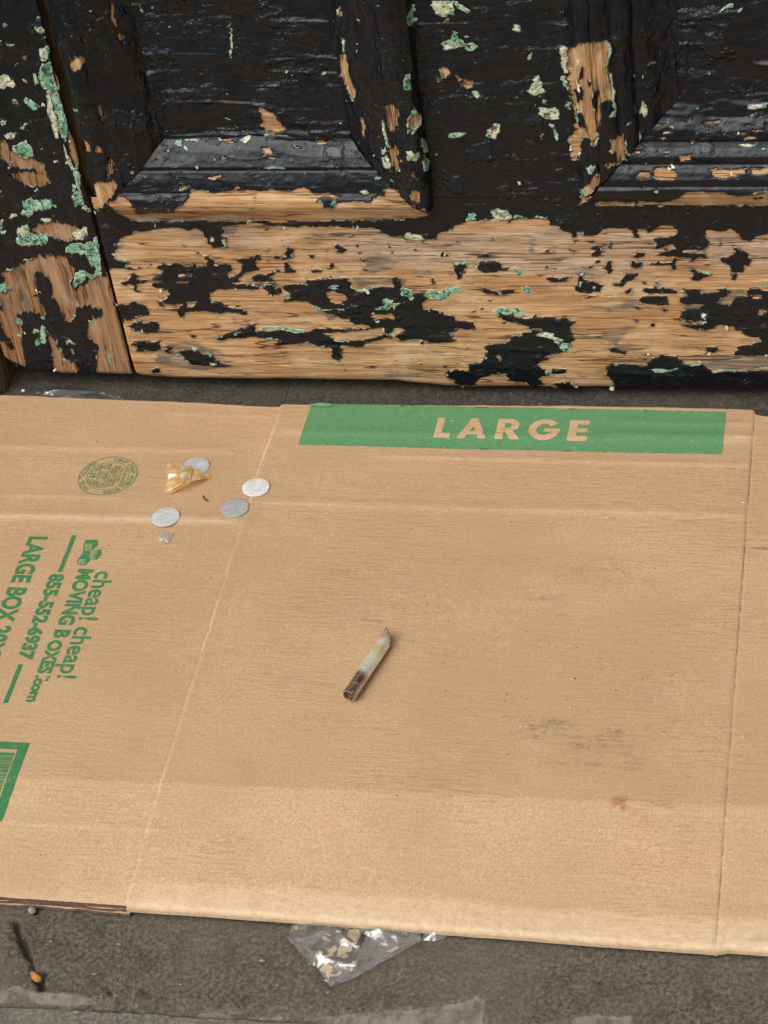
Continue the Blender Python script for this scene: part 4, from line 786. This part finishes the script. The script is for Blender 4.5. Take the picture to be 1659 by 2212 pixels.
line_px('printed_line', '855-552-6937', (478, 616), (185, 1415), 130, .054)
line_px('printed_line', 'LARGE BOX 20X20X15', (282, 266), (-150, 1800), 172, .042)
def rule(p0, p1, w):
    a, b = TX(*p0), TX(*p1); x = (a[0]+b[0])/2
    print_poly('printed_rule', [[(x-w, b[1]), (x+w, b[1]), (x+w, a[1]), (x-w, a[1])]], M_INK)
rule((690, 255), (562, 600), .0024); rule((200, 1460), (45, 1822), .0024)
# emblem: stack of printed cartons
for ol, m in (([(800, 300), (905, 297), (918, 345), (870, 385), (880, 400), (945, 385), (945, 440), (905, 485), (850, 480), (800, 535), (725, 530), (722, 480), (775, 425), (780, 340)], M_INK),):
    print_poly('printed_emblem', [[tuple(TX(*q)) for q in ol]], m)
for ol in ([(792, 335), (868, 335), (850, 405), (785, 400)], [(848, 393), (915, 390), (895, 475), (830, 478)], [(730, 480), (803, 478), (795, 528), (728, 530)]):
    print_poly('printed_emblem', [[tuple(TX(*q)) for q in ol]], M_HALF, .004, .0004)
# barcode block in its green border
def BP(px, py): return D2B(px*.2976, 1426.4+py*.2976)
q0, q1, q2, q3 = BP(215, 600), BP(20, 1165), BP(145, 640), BP(0, 1120)
xr = (q0[0]+q1[0])/2; yt = q0[1]; yb = q1[1]-.001; bw = .0098
print_poly('barcode_border', [[(xr-.17, yt), (xr, yt), (xr, yb), (xr-.17, yb)], [(xr-.17, yt-.0088), (xr-bw, yt-.0088), (xr-bw, yb+.0088), (xr-.17, yb+.0088)]], M_INK, .005)
yy_ = yt-.0135; rb = random.Random(5)
print_poly('barcode_field', [[(xr-.155, yt-.0125), (xr-bw-.0012, yt-.0125), (xr-bw-.0012, yb+.016), (xr-.155, yb+.016)]], M_HALF, .006)
while yy_ > yb+.018:
    w = rb.choice((.0008, .0012, .0012, .0022, .0030)); print_poly('barcode_bar', [[(xr-.154, yy_-w), (xr-bw-.0014, yy_-w), (xr-bw-.0014, yy_), (xr-.154, yy_)]], M_INK, .01, .0004); yy_ -= w+rb.choice((.0008, .001, .0014, .0022))
# round certificate stamp
sc0 = D2B(233, 1028.6); sr = abs(D2B(302, 1018)[0]-D2B(165, 1040)[0])/2*.985
def ring(r0, r1): print_poly('stamp_ring', [arc(*sc0, r1, r1, 0, 354, 59), arc(*sc0, r0, r0, 0, 354, 59)], M_STAMP, .004)
ring(sr*.965, sr); ring(sr*.70, sr*.725)
def arc_text(s, r, a_start, a_end, cap):
    for i, ch in enumerate(s):
        if ch == ' ': continue
        a = math.radians(a_start+(a_end-a_start)*i/max(1, len(s)-1)); c = sc0+r*np.array([math.cos(a), math.sin(a)]); up = np.array([math.cos(a), math.sin(a)]); d = np.array([up[1], -up[0]])
        text('stamp_letter', ch, c-d*cap*.38, c+d*cap*.38, cap, .02, M_STAMP, up)
arc_text('CHEAP CHEAP MOVING BOXES', sr*.775, 88, -82, sr*.15)
def arc_text_in(s, r, a_start, a_end, cap):
    for i, ch in enumerate(s):
        if ch == ' ': continue
        a = math.radians(a_start+(a_end-a_start)*i/max(1, len(s)-1)); up = -np.array([math.cos(a), math.sin(a)]); c = sc0-r*up; d = np.array([up[1], -up[0]])
        text('stamp_letter', ch, c-d*cap*.38, c+d*cap*.38, cap, .02, M_STAMP, up)
arc_text_in('HOUSTON, TEXAS', sr*.93, 135, 232, sr*.15)
def stl(s, v, h0, h1, cap, bold=.02): text('stamp_line', s, sc0+sr*np.array([v, h0]), sc0+sr*np.array([v, h1]), sr*cap, bold, M_STAMP)
stl('BOX CERTIFICATE', .50, .42, -.42, .11); stl('THIS DOUBLE', .36, .46, -.30, .09); stl('MEETS ALL CONSTRUCTION', .24, .52, -.50, .09); stl('REQUIREMENTS OF APPLICABLE', .13, .52, -.55, .09); stl('FREIGHT CLASSIFICATION', .02, .42, -.58, .09)
stl('EDGE', -.15, .62, .32, .11); stl('CRUSH', -.15, .22, -.22, .11); stl('TEST', -.29, .60, .32, .11); stl('(ECT)', -.29, .22, -.16, .11); stl('32', -.16, -.38, -.60, .13); stl('LBS/IN', -.29, -.28, -.60, .1)
stl('SIZE', -.43, .52, .26, .09); stl('75', -.45, .12, -.10, .13); stl('INCH', -.43, -.24, -.5, .08); stl('WT', -.57, .40, .22, .1); stl('65', -.58, .12, -.10, .13); stl('LBS', -.57, -.22, -.42, .09)
for v, h in ((-.04, .66), (-.33, .60), (-.48, .50), (-.61, .36)):
    print_poly('stamp_rule', [[(sc0[0]+sr*(v-.01), sc0[1]-sr*h), (sc0[0]+sr*(v+.012), sc0[1]-sr*h), (sc0[0]+sr*(v+.012), sc0[1]+sr*h), (sc0[0]+sr*(v-.01), sc0[1]+sr*h)]], M_STAMP, .006)

_p = {}
for o in list(cbox.children):
    k = o.name.split('.')[0]
    if k in ('green_band', 'barcode_border', 'stamp_ring') and k not in _p: _p[k] = o
for o in list(cbox.children):
    k = o.name.split('.')[0]; q = {'letter': 'green_band', 'barcode_field': 'barcode_border', 'barcode_bar': 'barcode_border', 'stamp_letter': 'stamp_ring', 'stamp_line': 'stamp_ring', 'stamp_rule': 'stamp_ring'}.get(k)
    if q: o.parent = _p[q]

# ------------------------------------------------------------------ small things on the box
def disc_mat(name, tone, rot):
    t = NT(name); ob = t.coord('Object'); m = t.n('ShaderNodeMapping'); t.set(m.inputs[0], ob); m.inputs['Rotation'].default_value = (0, 0, rot); m.inputs['Scale'].default_value = (90, 1500, 1)
    n = t.noise(m.outputs[0], 1.0, 4, .6); b = t.noise(ob, 250, 4, .6)
    c = t.mix(t.mr(n, .3, .7), tuple(x*.66 for x in tone), tuple(min(1, x*1.22) for x in tone)); c = t.mix(t.mr(b, .55, .75, 0, .3), c, tuple(x*.6 for x in tone))
    return t.done(t.pbsdf(Base_Color=c, Roughness=t.mr(n, .3, .7, .42, .6), Metallic=.25, Specular_IOR_Level=.5, Normal=t.bump(n, .3, .0006)))
def disc(px, py, wpx, tone, rot, label):
    c = D2B(px, py); r = abs(D2B(px+wpx/2, py)[0]-D2B(px-wpx/2, py)[0])/2*.98; n = 56; th = .0003; V = []; F = []
    gg = np.meshgrid(np.linspace(-r, r, 25), np.linspace(-r, r, 25)); gi = gg[0]**2+gg[1]**2 < r*r
    z0 = float(sheet_z(c[0]+gg[0][gi], c[1]+gg[1][gi]).max())+.0004
    tx_, ty_ = random.uniform(-.004, .004), random.uniform(-.004, .004)
    for (rr, dz) in ((0, th), (r*.5, th), (r*.97, th), (r, th*.6), (r, 0)):
        for k in range(n):
            a = 6.28318*k/n; x, y = rr*math.cos(a), rr*math.sin(a); V.append((c[0]+x, c[1]+y, z0+dz+x*tx_+y*ty_+.0002*math.sin(3*a)*rr/r))
    for j in range(4):
        for k in range(n): F.append((j*n+k, (j+1)*n+k, (j+1)*n+(k+1) % n, j*n+(k+1) % n))
    F.append(tuple(range(4*n, 5*n))[::-1])
    o = mesh_obj('metal_disc', V, F, disc_mat('brushed_disc', tone, rot), None, True); mod = None
    return tag(o, label, 'disc', 'thin metal discs lying on the cardboard')
disc(553, 1054, 59, (.74, .74, .73), 1.0, 'brightest silver disc with crossed scratches, closest to the green printed band')
disc(508, 1100, 60, (.42, .425, .425), .55, 'darker grey brushed metal disc on the score line beside the brightest disc')
disc(358, 1118, 61, (.60, .60, .59), .6, 'matte pale grey metal disc above the tiny clear plastic scrap')
disc(424, 1009, 58, (.52, .53, .55), .4, 'bluish grey metal disc half hidden under the yellow wrapper')
# --- yellow cellophane
M_YEL = make_film('yellow_cellophane', (1.0, .93, .70), .80, .14, ((1.0, .60, .16), (.98, .86, .58)), .25, .12)
M_CLEAR = make_film('clear_plastic_film', (.96, .96, .95), .16, .07, (.85, .84, .81), .12, .13)
M_SCRAP = make_film('crinkled_clear_film', (.95, .94, .92), .36, .10, (.9, .89, .87), .5, .12)
def film(name, pts, tris, mat, mapper, div=3, crumple=.0012, seed=0, parent=None, smooth=False):
    """pts: (px, py, height) control points; tris: facets; subdivided and crumpled, with a real thickness"""
    bm = bmesh.new(); P = []
    for a, b, h in pts:
        c = mapper(a, b, h); P.append(bm.verts.new(c))
    for f in tris: bm.faces.new([P[i] for i in f])
    bmesh.ops.triangulate(bm, faces=bm.faces)
    for _ in range(div): bmesh.ops.subdivide_edges(bm, edges=bm.edges, cuts=1, use_grid_fill=True); bmesh.ops.triangulate(bm, faces=bm.faces)
    co = np.array([v.co for v in bm.verts])
    d = np.abs(fbm(co[:, 0]*150+seed, co[:, 1]*150, 101+seed, 3))*crumple*1.6+fbm(co[:, 0]*60+seed, co[:, 1]*60, 105+seed, 2)*crumple*.7
    e = fbm(co[:, 0]*120, co[:, 1]*120+seed, 103+seed, 2)*crumple*.6
    for v, a, b in zip(bm.verts, d, e): v.co.z += max(0, a); v.co.x += b
    bmesh.ops.recalc_face_normals(bm, faces=bm.faces)
    V = np.array([v.co for v in bm.verts]); bm.verts.index_update(); F = [tuple(v.index for v in f.verts) for f in bm.faces]; bm.free()
    return mesh_obj(name, V, F, mat, parent, smooth)
def on_sheet(ax, ay, k, ox, oy):
    def m(px, py, h):
        c = D2B(ox+px*k, oy+py*k); z = float(sheet_z(np.array([c[0]]), np.array([c[1]]))[0])
        p = on_z(ox+px*k, oy+py*k, z+.0006+h); return (p[0], p[1], p[2])
    return m
wmap = on_sheet(0, 0, 300/1659*.5486, 600*.5486, 1750*.5486)
wr = film('yellow_wrapper', [(430, 310, .006), (345, 400, .011), (280, 580, .012), (265, 1040, .003), (240, 1080, .0008), (390, 1078, .0015), (780, 870, .008), (840, 660, .013), (850, 490, .012), (640, 420, .011), (720, 620, .017), (330, 760, .010), (400, 1000, .006), (640, 860, .013), (800, 830, .010), (1110, 745, .006), (1190, 755, .001), (1290, 715, .0006), (1080, 570, .007), (900, 520, .010), (330, 640, .014), (560, 640, .015)],
 [(0, 1, 9), (1, 2, 20), (1, 20, 21), (1, 21, 9), (9, 21, 10), (9, 10, 8), (8, 10, 7), (2, 11, 20), (20, 11, 21), (11, 12, 21), (21, 12, 13), (21, 13, 10), (11, 3, 12), (3, 4, 5), (3, 5, 12), (12, 5, 6), (12, 6, 13), (13, 6, 7), (13, 7, 10), (7, 6, 14), (7, 14, 19), (8, 7, 19), (14, 15, 19), (19, 15, 18), (15, 16, 18), (16, 17, 18)], M_YEL, wmap, 3, .0004, 1, None, True)
tag(wr, 'crumpled translucent yellow plastic wrapper partly covering a metal disc', 'wrapper')
smap = on_sheet(0, 0, .23148, 0, 1097.2)
sp = film('plastic_scrap', [(1500, 225, .001), (1525, 212, .003), (1560, 235, .002), (1620, 222, .003), (1600, 275, .001), (1580, 325, .001), (1535, 332, .002), (1495, 315, .0008), (1485, 270, .002), (1545, 275, .004)],
 [(0, 1, 9), (1, 2, 9), (2, 3, 9), (3, 4, 9), (4, 5, 9), (5, 6, 9), (6, 7, 9), (7, 8, 9), (8, 0, 9)], M_SCRAP, smap, 3, .0012, 5)
tag(sp, 'tiny crinkled scrap of clear plastic on the cardboard', 'plastic scrap')
# --- burnt glass tube
def make_tube():
    k = 300/1659*.5486; ox, oy = 1300*.5486, 2430*.5486
    R0 = .0068
    def gp(px, py):
        c = D2B(ox+px*k, oy+py*k); z = float(sheet_z(np.array([c[0]]), np.array([c[1]]))[0]); return on_z(ox+px*k, oy+py*k, z+.0006+R0)
    A, Bp = gp(405, 1740), gp(1345, 300); z_ = max(A[2], Bp[2])+.0004; A[2] = Bp[2] = z_
    ax = Bp-A; L = np.linalg.norm(ax); ax /= L; sdv = np.array([ax[1], -ax[0], 0]); sdv /= np.linalg.norm(sdv); upv = np.cross(sdv, ax); upv *= np.sign(upv[2])
    root = empty('glass_tube', tuple((A[0], A[1], A[2]-R0))); tag(root, 'broken stained glass tube with scorched brown ends lying on the cardboard', 'glass tube')
    n, m = 48, 90
    def shell(r, a0, a1, jag, round_end):
        V = []; tt = []
        for j in range(m+1):
            for i in range(n):
                th = 6.28318*i/n; f = j/m
                end = a1
                if jag: # broken far end: long splinter at one side, notch at the other
                    end = a1-.0125*(.5-.5*math.cos(th-2.6))**.7-.0045*max(0, math.sin(th*2.0+1.2))-.0022*abs(math.sin(th*5.1+.7))
                s = a0+(end-a0)*f; rr = r*(1+.012*math.sin(s*140+th))
                if round_end and s < .004: rr *= math.sqrt(max(.0, 1-((.004-s)/.0052)**2))*.25+.75
                V.append(A+ax*s+sdv*rr*math.cos(th)+upv*rr*math.sin(th)); tt.append((s/L, th/6.28318))
        F = [(j*n+i, j*n+(i+1) % n, (j+1)*n+(i+1) % n, (j+1)*n+i) for j in range(m) for i in range(n)]
        return V, F, tt
    V1, F1, t1 = shell(R0, 0, L, True, True); V2, F2, t2 = shell(R0*.80, .0004, L, True, True); o = len(V1)
    F = F1+[f[::-1] for f in [tuple(i+o for i in f) for f in F2]]
    for j, fl in ((0, True), (m, False)):
        for i in range(n):
            q = (j*n+i, j*n+(i+1) % n, o+j*n+(i+1) % n, o+j*n+i); F.append(q[::-1] if fl else q)
    t = NT('sooty_glass'); uv = t.coord('UV'); sx = t.n('ShaderNodeSeparateXYZ'); t.set(sx.inputs[0], uv); s = sx.outputs[0]; ob = t.coord('Object')
    n1 = t.noise(ob, 140, 4, .6); n2 = t.noise(ob, 320, 4, .65); sw = t.math('ADD', s, t.math('MULTIPLY', t.math('SUBTRACT', n1, .5), .16))
    col = t.ramp(sw, [(.0, (.07, .04, .025)), (.10, (.16, .10, .06)), (.24, (.07, .035, .02)), (.29, (.17, .075, .03)), (.325, (.60, .56, .43)), (.55, (.70, .68, .56)), (.68, (.58, .47, .22)), (.76, (.66, .65, .54)), (.84, (.44, .34, .25)), (.93, (.17, .10, .075))])
    col = t.mix(t.mr(n2, .60, .66, 0, .7), col, (.12, .065, .03))
    n3 = t.noise(ob, 210, 3, .6); col = t.mix(t.mr(n3, .57, .64, 0, .5), col, (.60, .46, .20))
    opq = t.math('MULTIPLY', t.mr(n2, .3, .6, .7, 1.0), t.math('MAXIMUM', t.mr(sw, .36, .30, .66, .62), t.mr(sw, .72, .9, .55, .75)))
    gl = t.pbsdf(Base_Color=(.93, .95, .90), Roughness=.05, Transmission_Weight=1.0, IOR=1.45)
    df = t.pbsdf(Base_Color=col, Roughness=.12, Specular_IOR_Level=.7, Coat_Weight=.6, Coat_Roughness=.06)
    ms = t.n('ShaderNodeMixShader'); t.set(ms.inputs[0], opq); t.t.links.new(gl, ms.inputs[1]); t.t.links.new(df, ms.inputs[2]); mat = t.done(ms.outputs[0])
    mesh_obj('tube_wall', np.array(V1+V2), F, mat, root, True, t1+t2)
    # crust of burnt residue and a wad of mesh inside the scorched end
    M_RES = make_simple('burnt_residue', (.03, .014, .008), (.16, .08, .035), 500, .35, 0, 1.0)
    M_WOOL = make_simple('grey_mesh_wad', (.10, .10, .085), (.42, .41, .36), 900, .35, .6, 1.0)
    def lump(nm, s0, s1, r, mat, seed):
        V = []; F = []; a, b = 14, 24
        for j in range(a+1):
            f = j/a; e = math.sqrt(max(.02, 1-(2*f-1)**4))
            for i in range(b):
                th = 6.28318*i/b; q = 1+.22*math.sin(3*th+seed+9*f)*math.cos(5*f+seed)
                V.append(A+ax*(s0+(s1-s0)*f)+sdv*r*e*q*.9*math.cos(th)+upv*(r*e*q*.9*math.sin(th)))
        F = [(j*b+i, j*b+(i+1) % b, (j+1)*b+(i+1) % b, (j+1)*b+i) for j in range(a) for i in range(b)]; F += [tuple(range(b))[::-1], tuple(range(a*b, a*b+b))]
        mesh_obj(nm, np.array(V), F, mat, root, True)
    lump('residue', .018, .034, R0*.66, M_RES, 1); lump('mesh_wad', .007, .0165, R0*.70, M_WOOL, 2)
make_tube()
# --- brown curled fibre near the wrapper
def tube_path(name, pts, r, mat, label=None, cat=None, n=8):
    V = []; F = []; P = np.array(pts)
    for j in range(len(P)):
        d = P[min(j+1, len(P)-1)]-P[max(j-1, 0)]; d /= np.linalg.norm(d); s = np.cross(d, (0, 0, 1)); s /= np.linalg.norm(s); u = np.cross(s, d); rr = r*(.45+.55*math.sin(math.pi*(j+.5)/len(P)))
        for i in range(n): a = 6.28318*i/n; V.append(P[j]+rr*(s*math.cos(a)+u*math.sin(a)))
    F = [(j*n+i, j*n+(i+1) % n, (j+1)*n+(i+1) % n, (j+1)*n+i) for j in range(len(P)-1) for i in range(n)]+[tuple(range(n))[::-1], tuple(range((len(P)-1)*n, len(P)*n))]
    o = mesh_obj(name, V, F, mat, None, True)
    return tag(o, label, cat) if label else o
M_BROWN = make_simple('dry_brown_fibre', (.045, .022, .014), (.11, .06, .035), 600, .6)
tube_path('seed_husk', [wmap(x, y, h) for x, y, h in ((1100, 1105, .0015), (1112, 1150, .0013), (1140, 1190, .0014), (1175, 1215, .0013), (1210, 1228, .0015))], .0008, M_BROWN, 'small dark brown curled husk beside the yellow wrapper', 'husk')
# --- plastic film under the near edge, with dry leaf crumbs inside
def on_stone(k, ox, oy):
    def m(px, py, h): p = on_z(ox+px*k, oy+py*k, .002+h); return tuple(p)
    return m
bmap = on_stone(800/1659*.5486, 1050*.5486, 3580*.5486)
bag = empty('plastic_bag', tuple(bmap(700, 300, -.002))); tag(bag, 'crumpled clear plastic bag with tan leaf crumbs under the near edge of the cardboard', 'plastic bag')
bx = film('film_sheet', [(170, 240, .006), (205, 150, .005), (240, 30, .004), (560, 30, .004), (780, 30, .004), (772, 330, .007), (740, 450, .009), (690, 510, .006), (525, 635, .002), (410, 470, .003), (385, 462, .004), (560, 155, .010), (620, 215, .011), (590, 300, .007), (410, 350, .008), (520, 420, .006), (330, 320, .005)],
 [(0, 1, 11), (1, 2, 11), (2, 3, 11), (3, 4, 11), (11, 4, 12), (12, 4, 5), (0, 11, 16), (16, 11, 14), (11, 12, 13), (11, 13, 14), (0, 16, 10), (16, 14, 10), (14, 9, 10), (14, 13, 15), (14, 15, 9), (9, 15, 8), (15, 7, 8), (15, 6, 7), (13, 5, 15), (15, 5, 6), (12, 5, 13)], M_CLEAR, bmap, 3, .0011, 11, bag, True)
film('film_sheet', [(600, 30, .002), (1000, 30, .003), (1270, 30, .004), (1255, 185, .008), (1268, 258, .006), (920, 450, .002), (700, 572, .001), (560, 615, .001), (690, 500, .002), (790, 200, .005), (930, 165, .009), (820, 220, .004), (1000, 340, .004), (1140, 230, .006)],
 [(0, 1, 10), (1, 2, 13), (1, 13, 10), (2, 3, 13), (3, 4, 13), (13, 4, 12), (10, 13, 12), (10, 12, 11), (0, 10, 9), (9, 10, 11), (11, 12, 8), (12, 4, 5), (12, 5, 8), (8, 5, 6), (8, 6, 7)], M_CLEAR, bmap, 3, .0011, 14, bag, True)
film('film_sheet', [(1262, 60, .002), (1600, 60, .002), (1540, 205, .002), (1450, 238, .003), (1380, 265, .002), (1275, 256, .003), (1360, 190, .007)], [(0, 1, 6), (1, 2, 6), (2, 3, 6), (3, 4, 6), (4, 5, 6), (5, 0, 6)], M_CLEAR, bmap, 3, .0009, 17, bag, True)
M_LEAF = make_simple('dry_leaf', (.46, .31, .16), (.68, .52, .33), 300, .7, 0, .6)
for i, ol in enumerate(([(570, 390), (590, 310), (650, 260), (700, 300), (690, 345), (640, 350), (675, 390)], [(670, 170), (750, 160), (765, 220), (730, 290), (690, 240), (660, 220)], [(430, 500), (480, 440), (540, 470), (520, 540), (505, 580), (480, 520)], [(500, 340), (560, 295), (580, 330), (520, 370)], [(560, 540), (600, 510), (590, 550)], [(980, 345), (1060, 305), (1080, 318), (1010, 355)], [(1100, 190), (1150, 180), (1140, 205)], [(440, 390), (540, 360), (550, 375), (450, 410)], [(225, 150), (250, 130), (255, 165), (232, 172)])):
    V, F = fill_poly([ol], 22); P = [bmap(a, b, .0004+.0012*(1+float(fbm(np.array([a*.02]), np.array([b*.02]), 7+i, 2)[0]))) for a, b in V]
    lo_ = mesh_obj('leaf_crumb', P, F, M_LEAF, bag, False); lo_.modifiers.new('thick', 'SOLIDIFY').thickness = .0003
rc = random.Random(4)
for i in range(34):
    cx, cy = rc.uniform(430, 740), rc.uniform(170, 560)
    if abs(cx-590) > 170-.25*abs(cy-350): continue
    a = rc.uniform(0, 6.28); P = []
    for q in range(6): P.append(bmap(cx+rc.uniform(8, 30)*math.cos(a+q*1.047), cy+rc.uniform(6, 22)*math.sin(a+q*1.047), .0006+rc.uniform(0, .002)))
    lo_ = mesh_obj('leaf_crumb', P, [(0, 1, 2), (0, 2, 3), (0, 3, 4), (0, 4, 5)], M_LEAF, bag, False); lo_.modifiers.new('thick', 'SOLIDIFY').thickness = .0003
# --- clear film behind the far edge
fmap = on_stone(800/1659*.5486, 0, 1400*.5486)
M_SHINE = make_film('glossy_clear_wrap', (.95, .95, .94), .07, .04, (.8, .8, .8), .1, .12)
cw = film('clear_wrap', [(60, 340, .004), (135, 265, .010), (210, 230, .006), (270, 290, .012), (330, 260, .008), (320, 310, .018), (460, 235, .006), (380, 300, .017), (450, 285, .018), (600, 250, .005), (800, 295, .006), (1010, 352, .004), (1000, 390, .003), (800, 390, .006), (430, 360, .010), (250, 350, .010), (100, 360, .006)],
 [(0, 1, 16), (1, 2, 3), (1, 3, 16), (3, 15, 16), (3, 4, 5), (3, 5, 15), (4, 6, 7), (4, 7, 5), (5, 7, 15), (7, 14, 15), (6, 8, 7), (7, 8, 14), (6, 9, 8), (8, 9, 10), (8, 10, 14), (10, 13, 14), (10, 11, 12), (10, 12, 13)], M_SHINE, fmap, 3, .0020, 21, None, True)
tag(cw, 'shiny clear plastic wrap lying between the cardboard and the door', 'plastic wrap')
# --- orange stub in the groove
gmap = on_stone(.19842, 0, 1920)
M_OR = make_simple('orange_stub', (.30, .12, .03), (.50, .24, .07), 300, .7)
tube_path('orange_stub', [gmap(x, y, h) for x, y, h in ((352, 915, -.0005), (372, 945, .0008), (400, 972, .001), (428, 985, .001), (450, 992, -.0002))], .0034, M_OR, 'small orange stub lying in the dark groove of the step', 'stub', 10)
pm_ = make_simple('grey_pebble', (.16, .14, .12), (.34, .30, .26), 200, .8)
tube_path('pebble', [gmap(x, y, h) for x, y, h in ((330, 235, 0), (345, 232, .002), (362, 236, .002), (378, 243, 0))], .0038, pm_, 'small grey pebble against the cut edge of the cardboard', 'pebble', 10)
# --- loose grit (nobody could count it)
def chips(name, n, place, size, mat, label, cat, seed):
    r = random.Random(seed); V = []; F = []
    for _ in range(n):
        c, s = place(r); s = s*size*r.uniform(.5, 1.4); a = r.uniform(0, 6.28); e = r.uniform(.2, .7); b = len(V); k = 5
        for q in range(k):
            t = a+q/k*6.283; x, y = s*math.cos(t)*r.uniform(.7, 1.2), s*e*math.sin(t)*r.uniform(.7, 1.2); V.append((c[0]+x, c[1]+y, c[2]))
        V.append((c[0], c[1], c[2]+s*.6)); F += [(b+q, b+(q+1) % k, b+k) for q in range(k)]
    o = mesh_obj(name, V, F, mat, None, False); return tag(o, label, cat, None, 'stuff')
def p_box(r):
    x, y = r.uniform(-.45, .42), r.uniform(-.66, -.03)
    if r.random() < .35: x, y = r.gauss(.20, .07), r.gauss(-.42, .05)
    return (x, y, float(sheet_z(np.array([x]), np.array([y]))[0])+.0003), 1
def p_step(r): 
    x, y = r.uniform(-.4, .5), r.uniform(-.80, -.70); return (x, y, .0012), r.choice((.5, .7, 1, 1.8))
M_CRUMB = make_simple('dark_crumb', (.03, .02, .012), (.09, .06, .035), 500); M_WHITE = make_simple('white_grain', (.72, .70, .62), (.85, .83, .78), 500, .3)
M_BIT = make_simple('pale_litter', (.20, .18, .13), (.36, .33, .25), 400, .8)
chips('dark_crumbs', 110, p_box, .0009, M_CRUMB, 'dark crumbs of dirt scattered over the cardboard', 'crumbs', 1)
chips('white_grains', 46, p_box, .00075, M_WHITE, 'tiny white grains scattered over the cardboard', 'grains', 2)
chips('pale_litter', 70, p_step, .0014, M_BIT, 'pale bits of grit and leaf on the dark stone step', 'litter', 3)
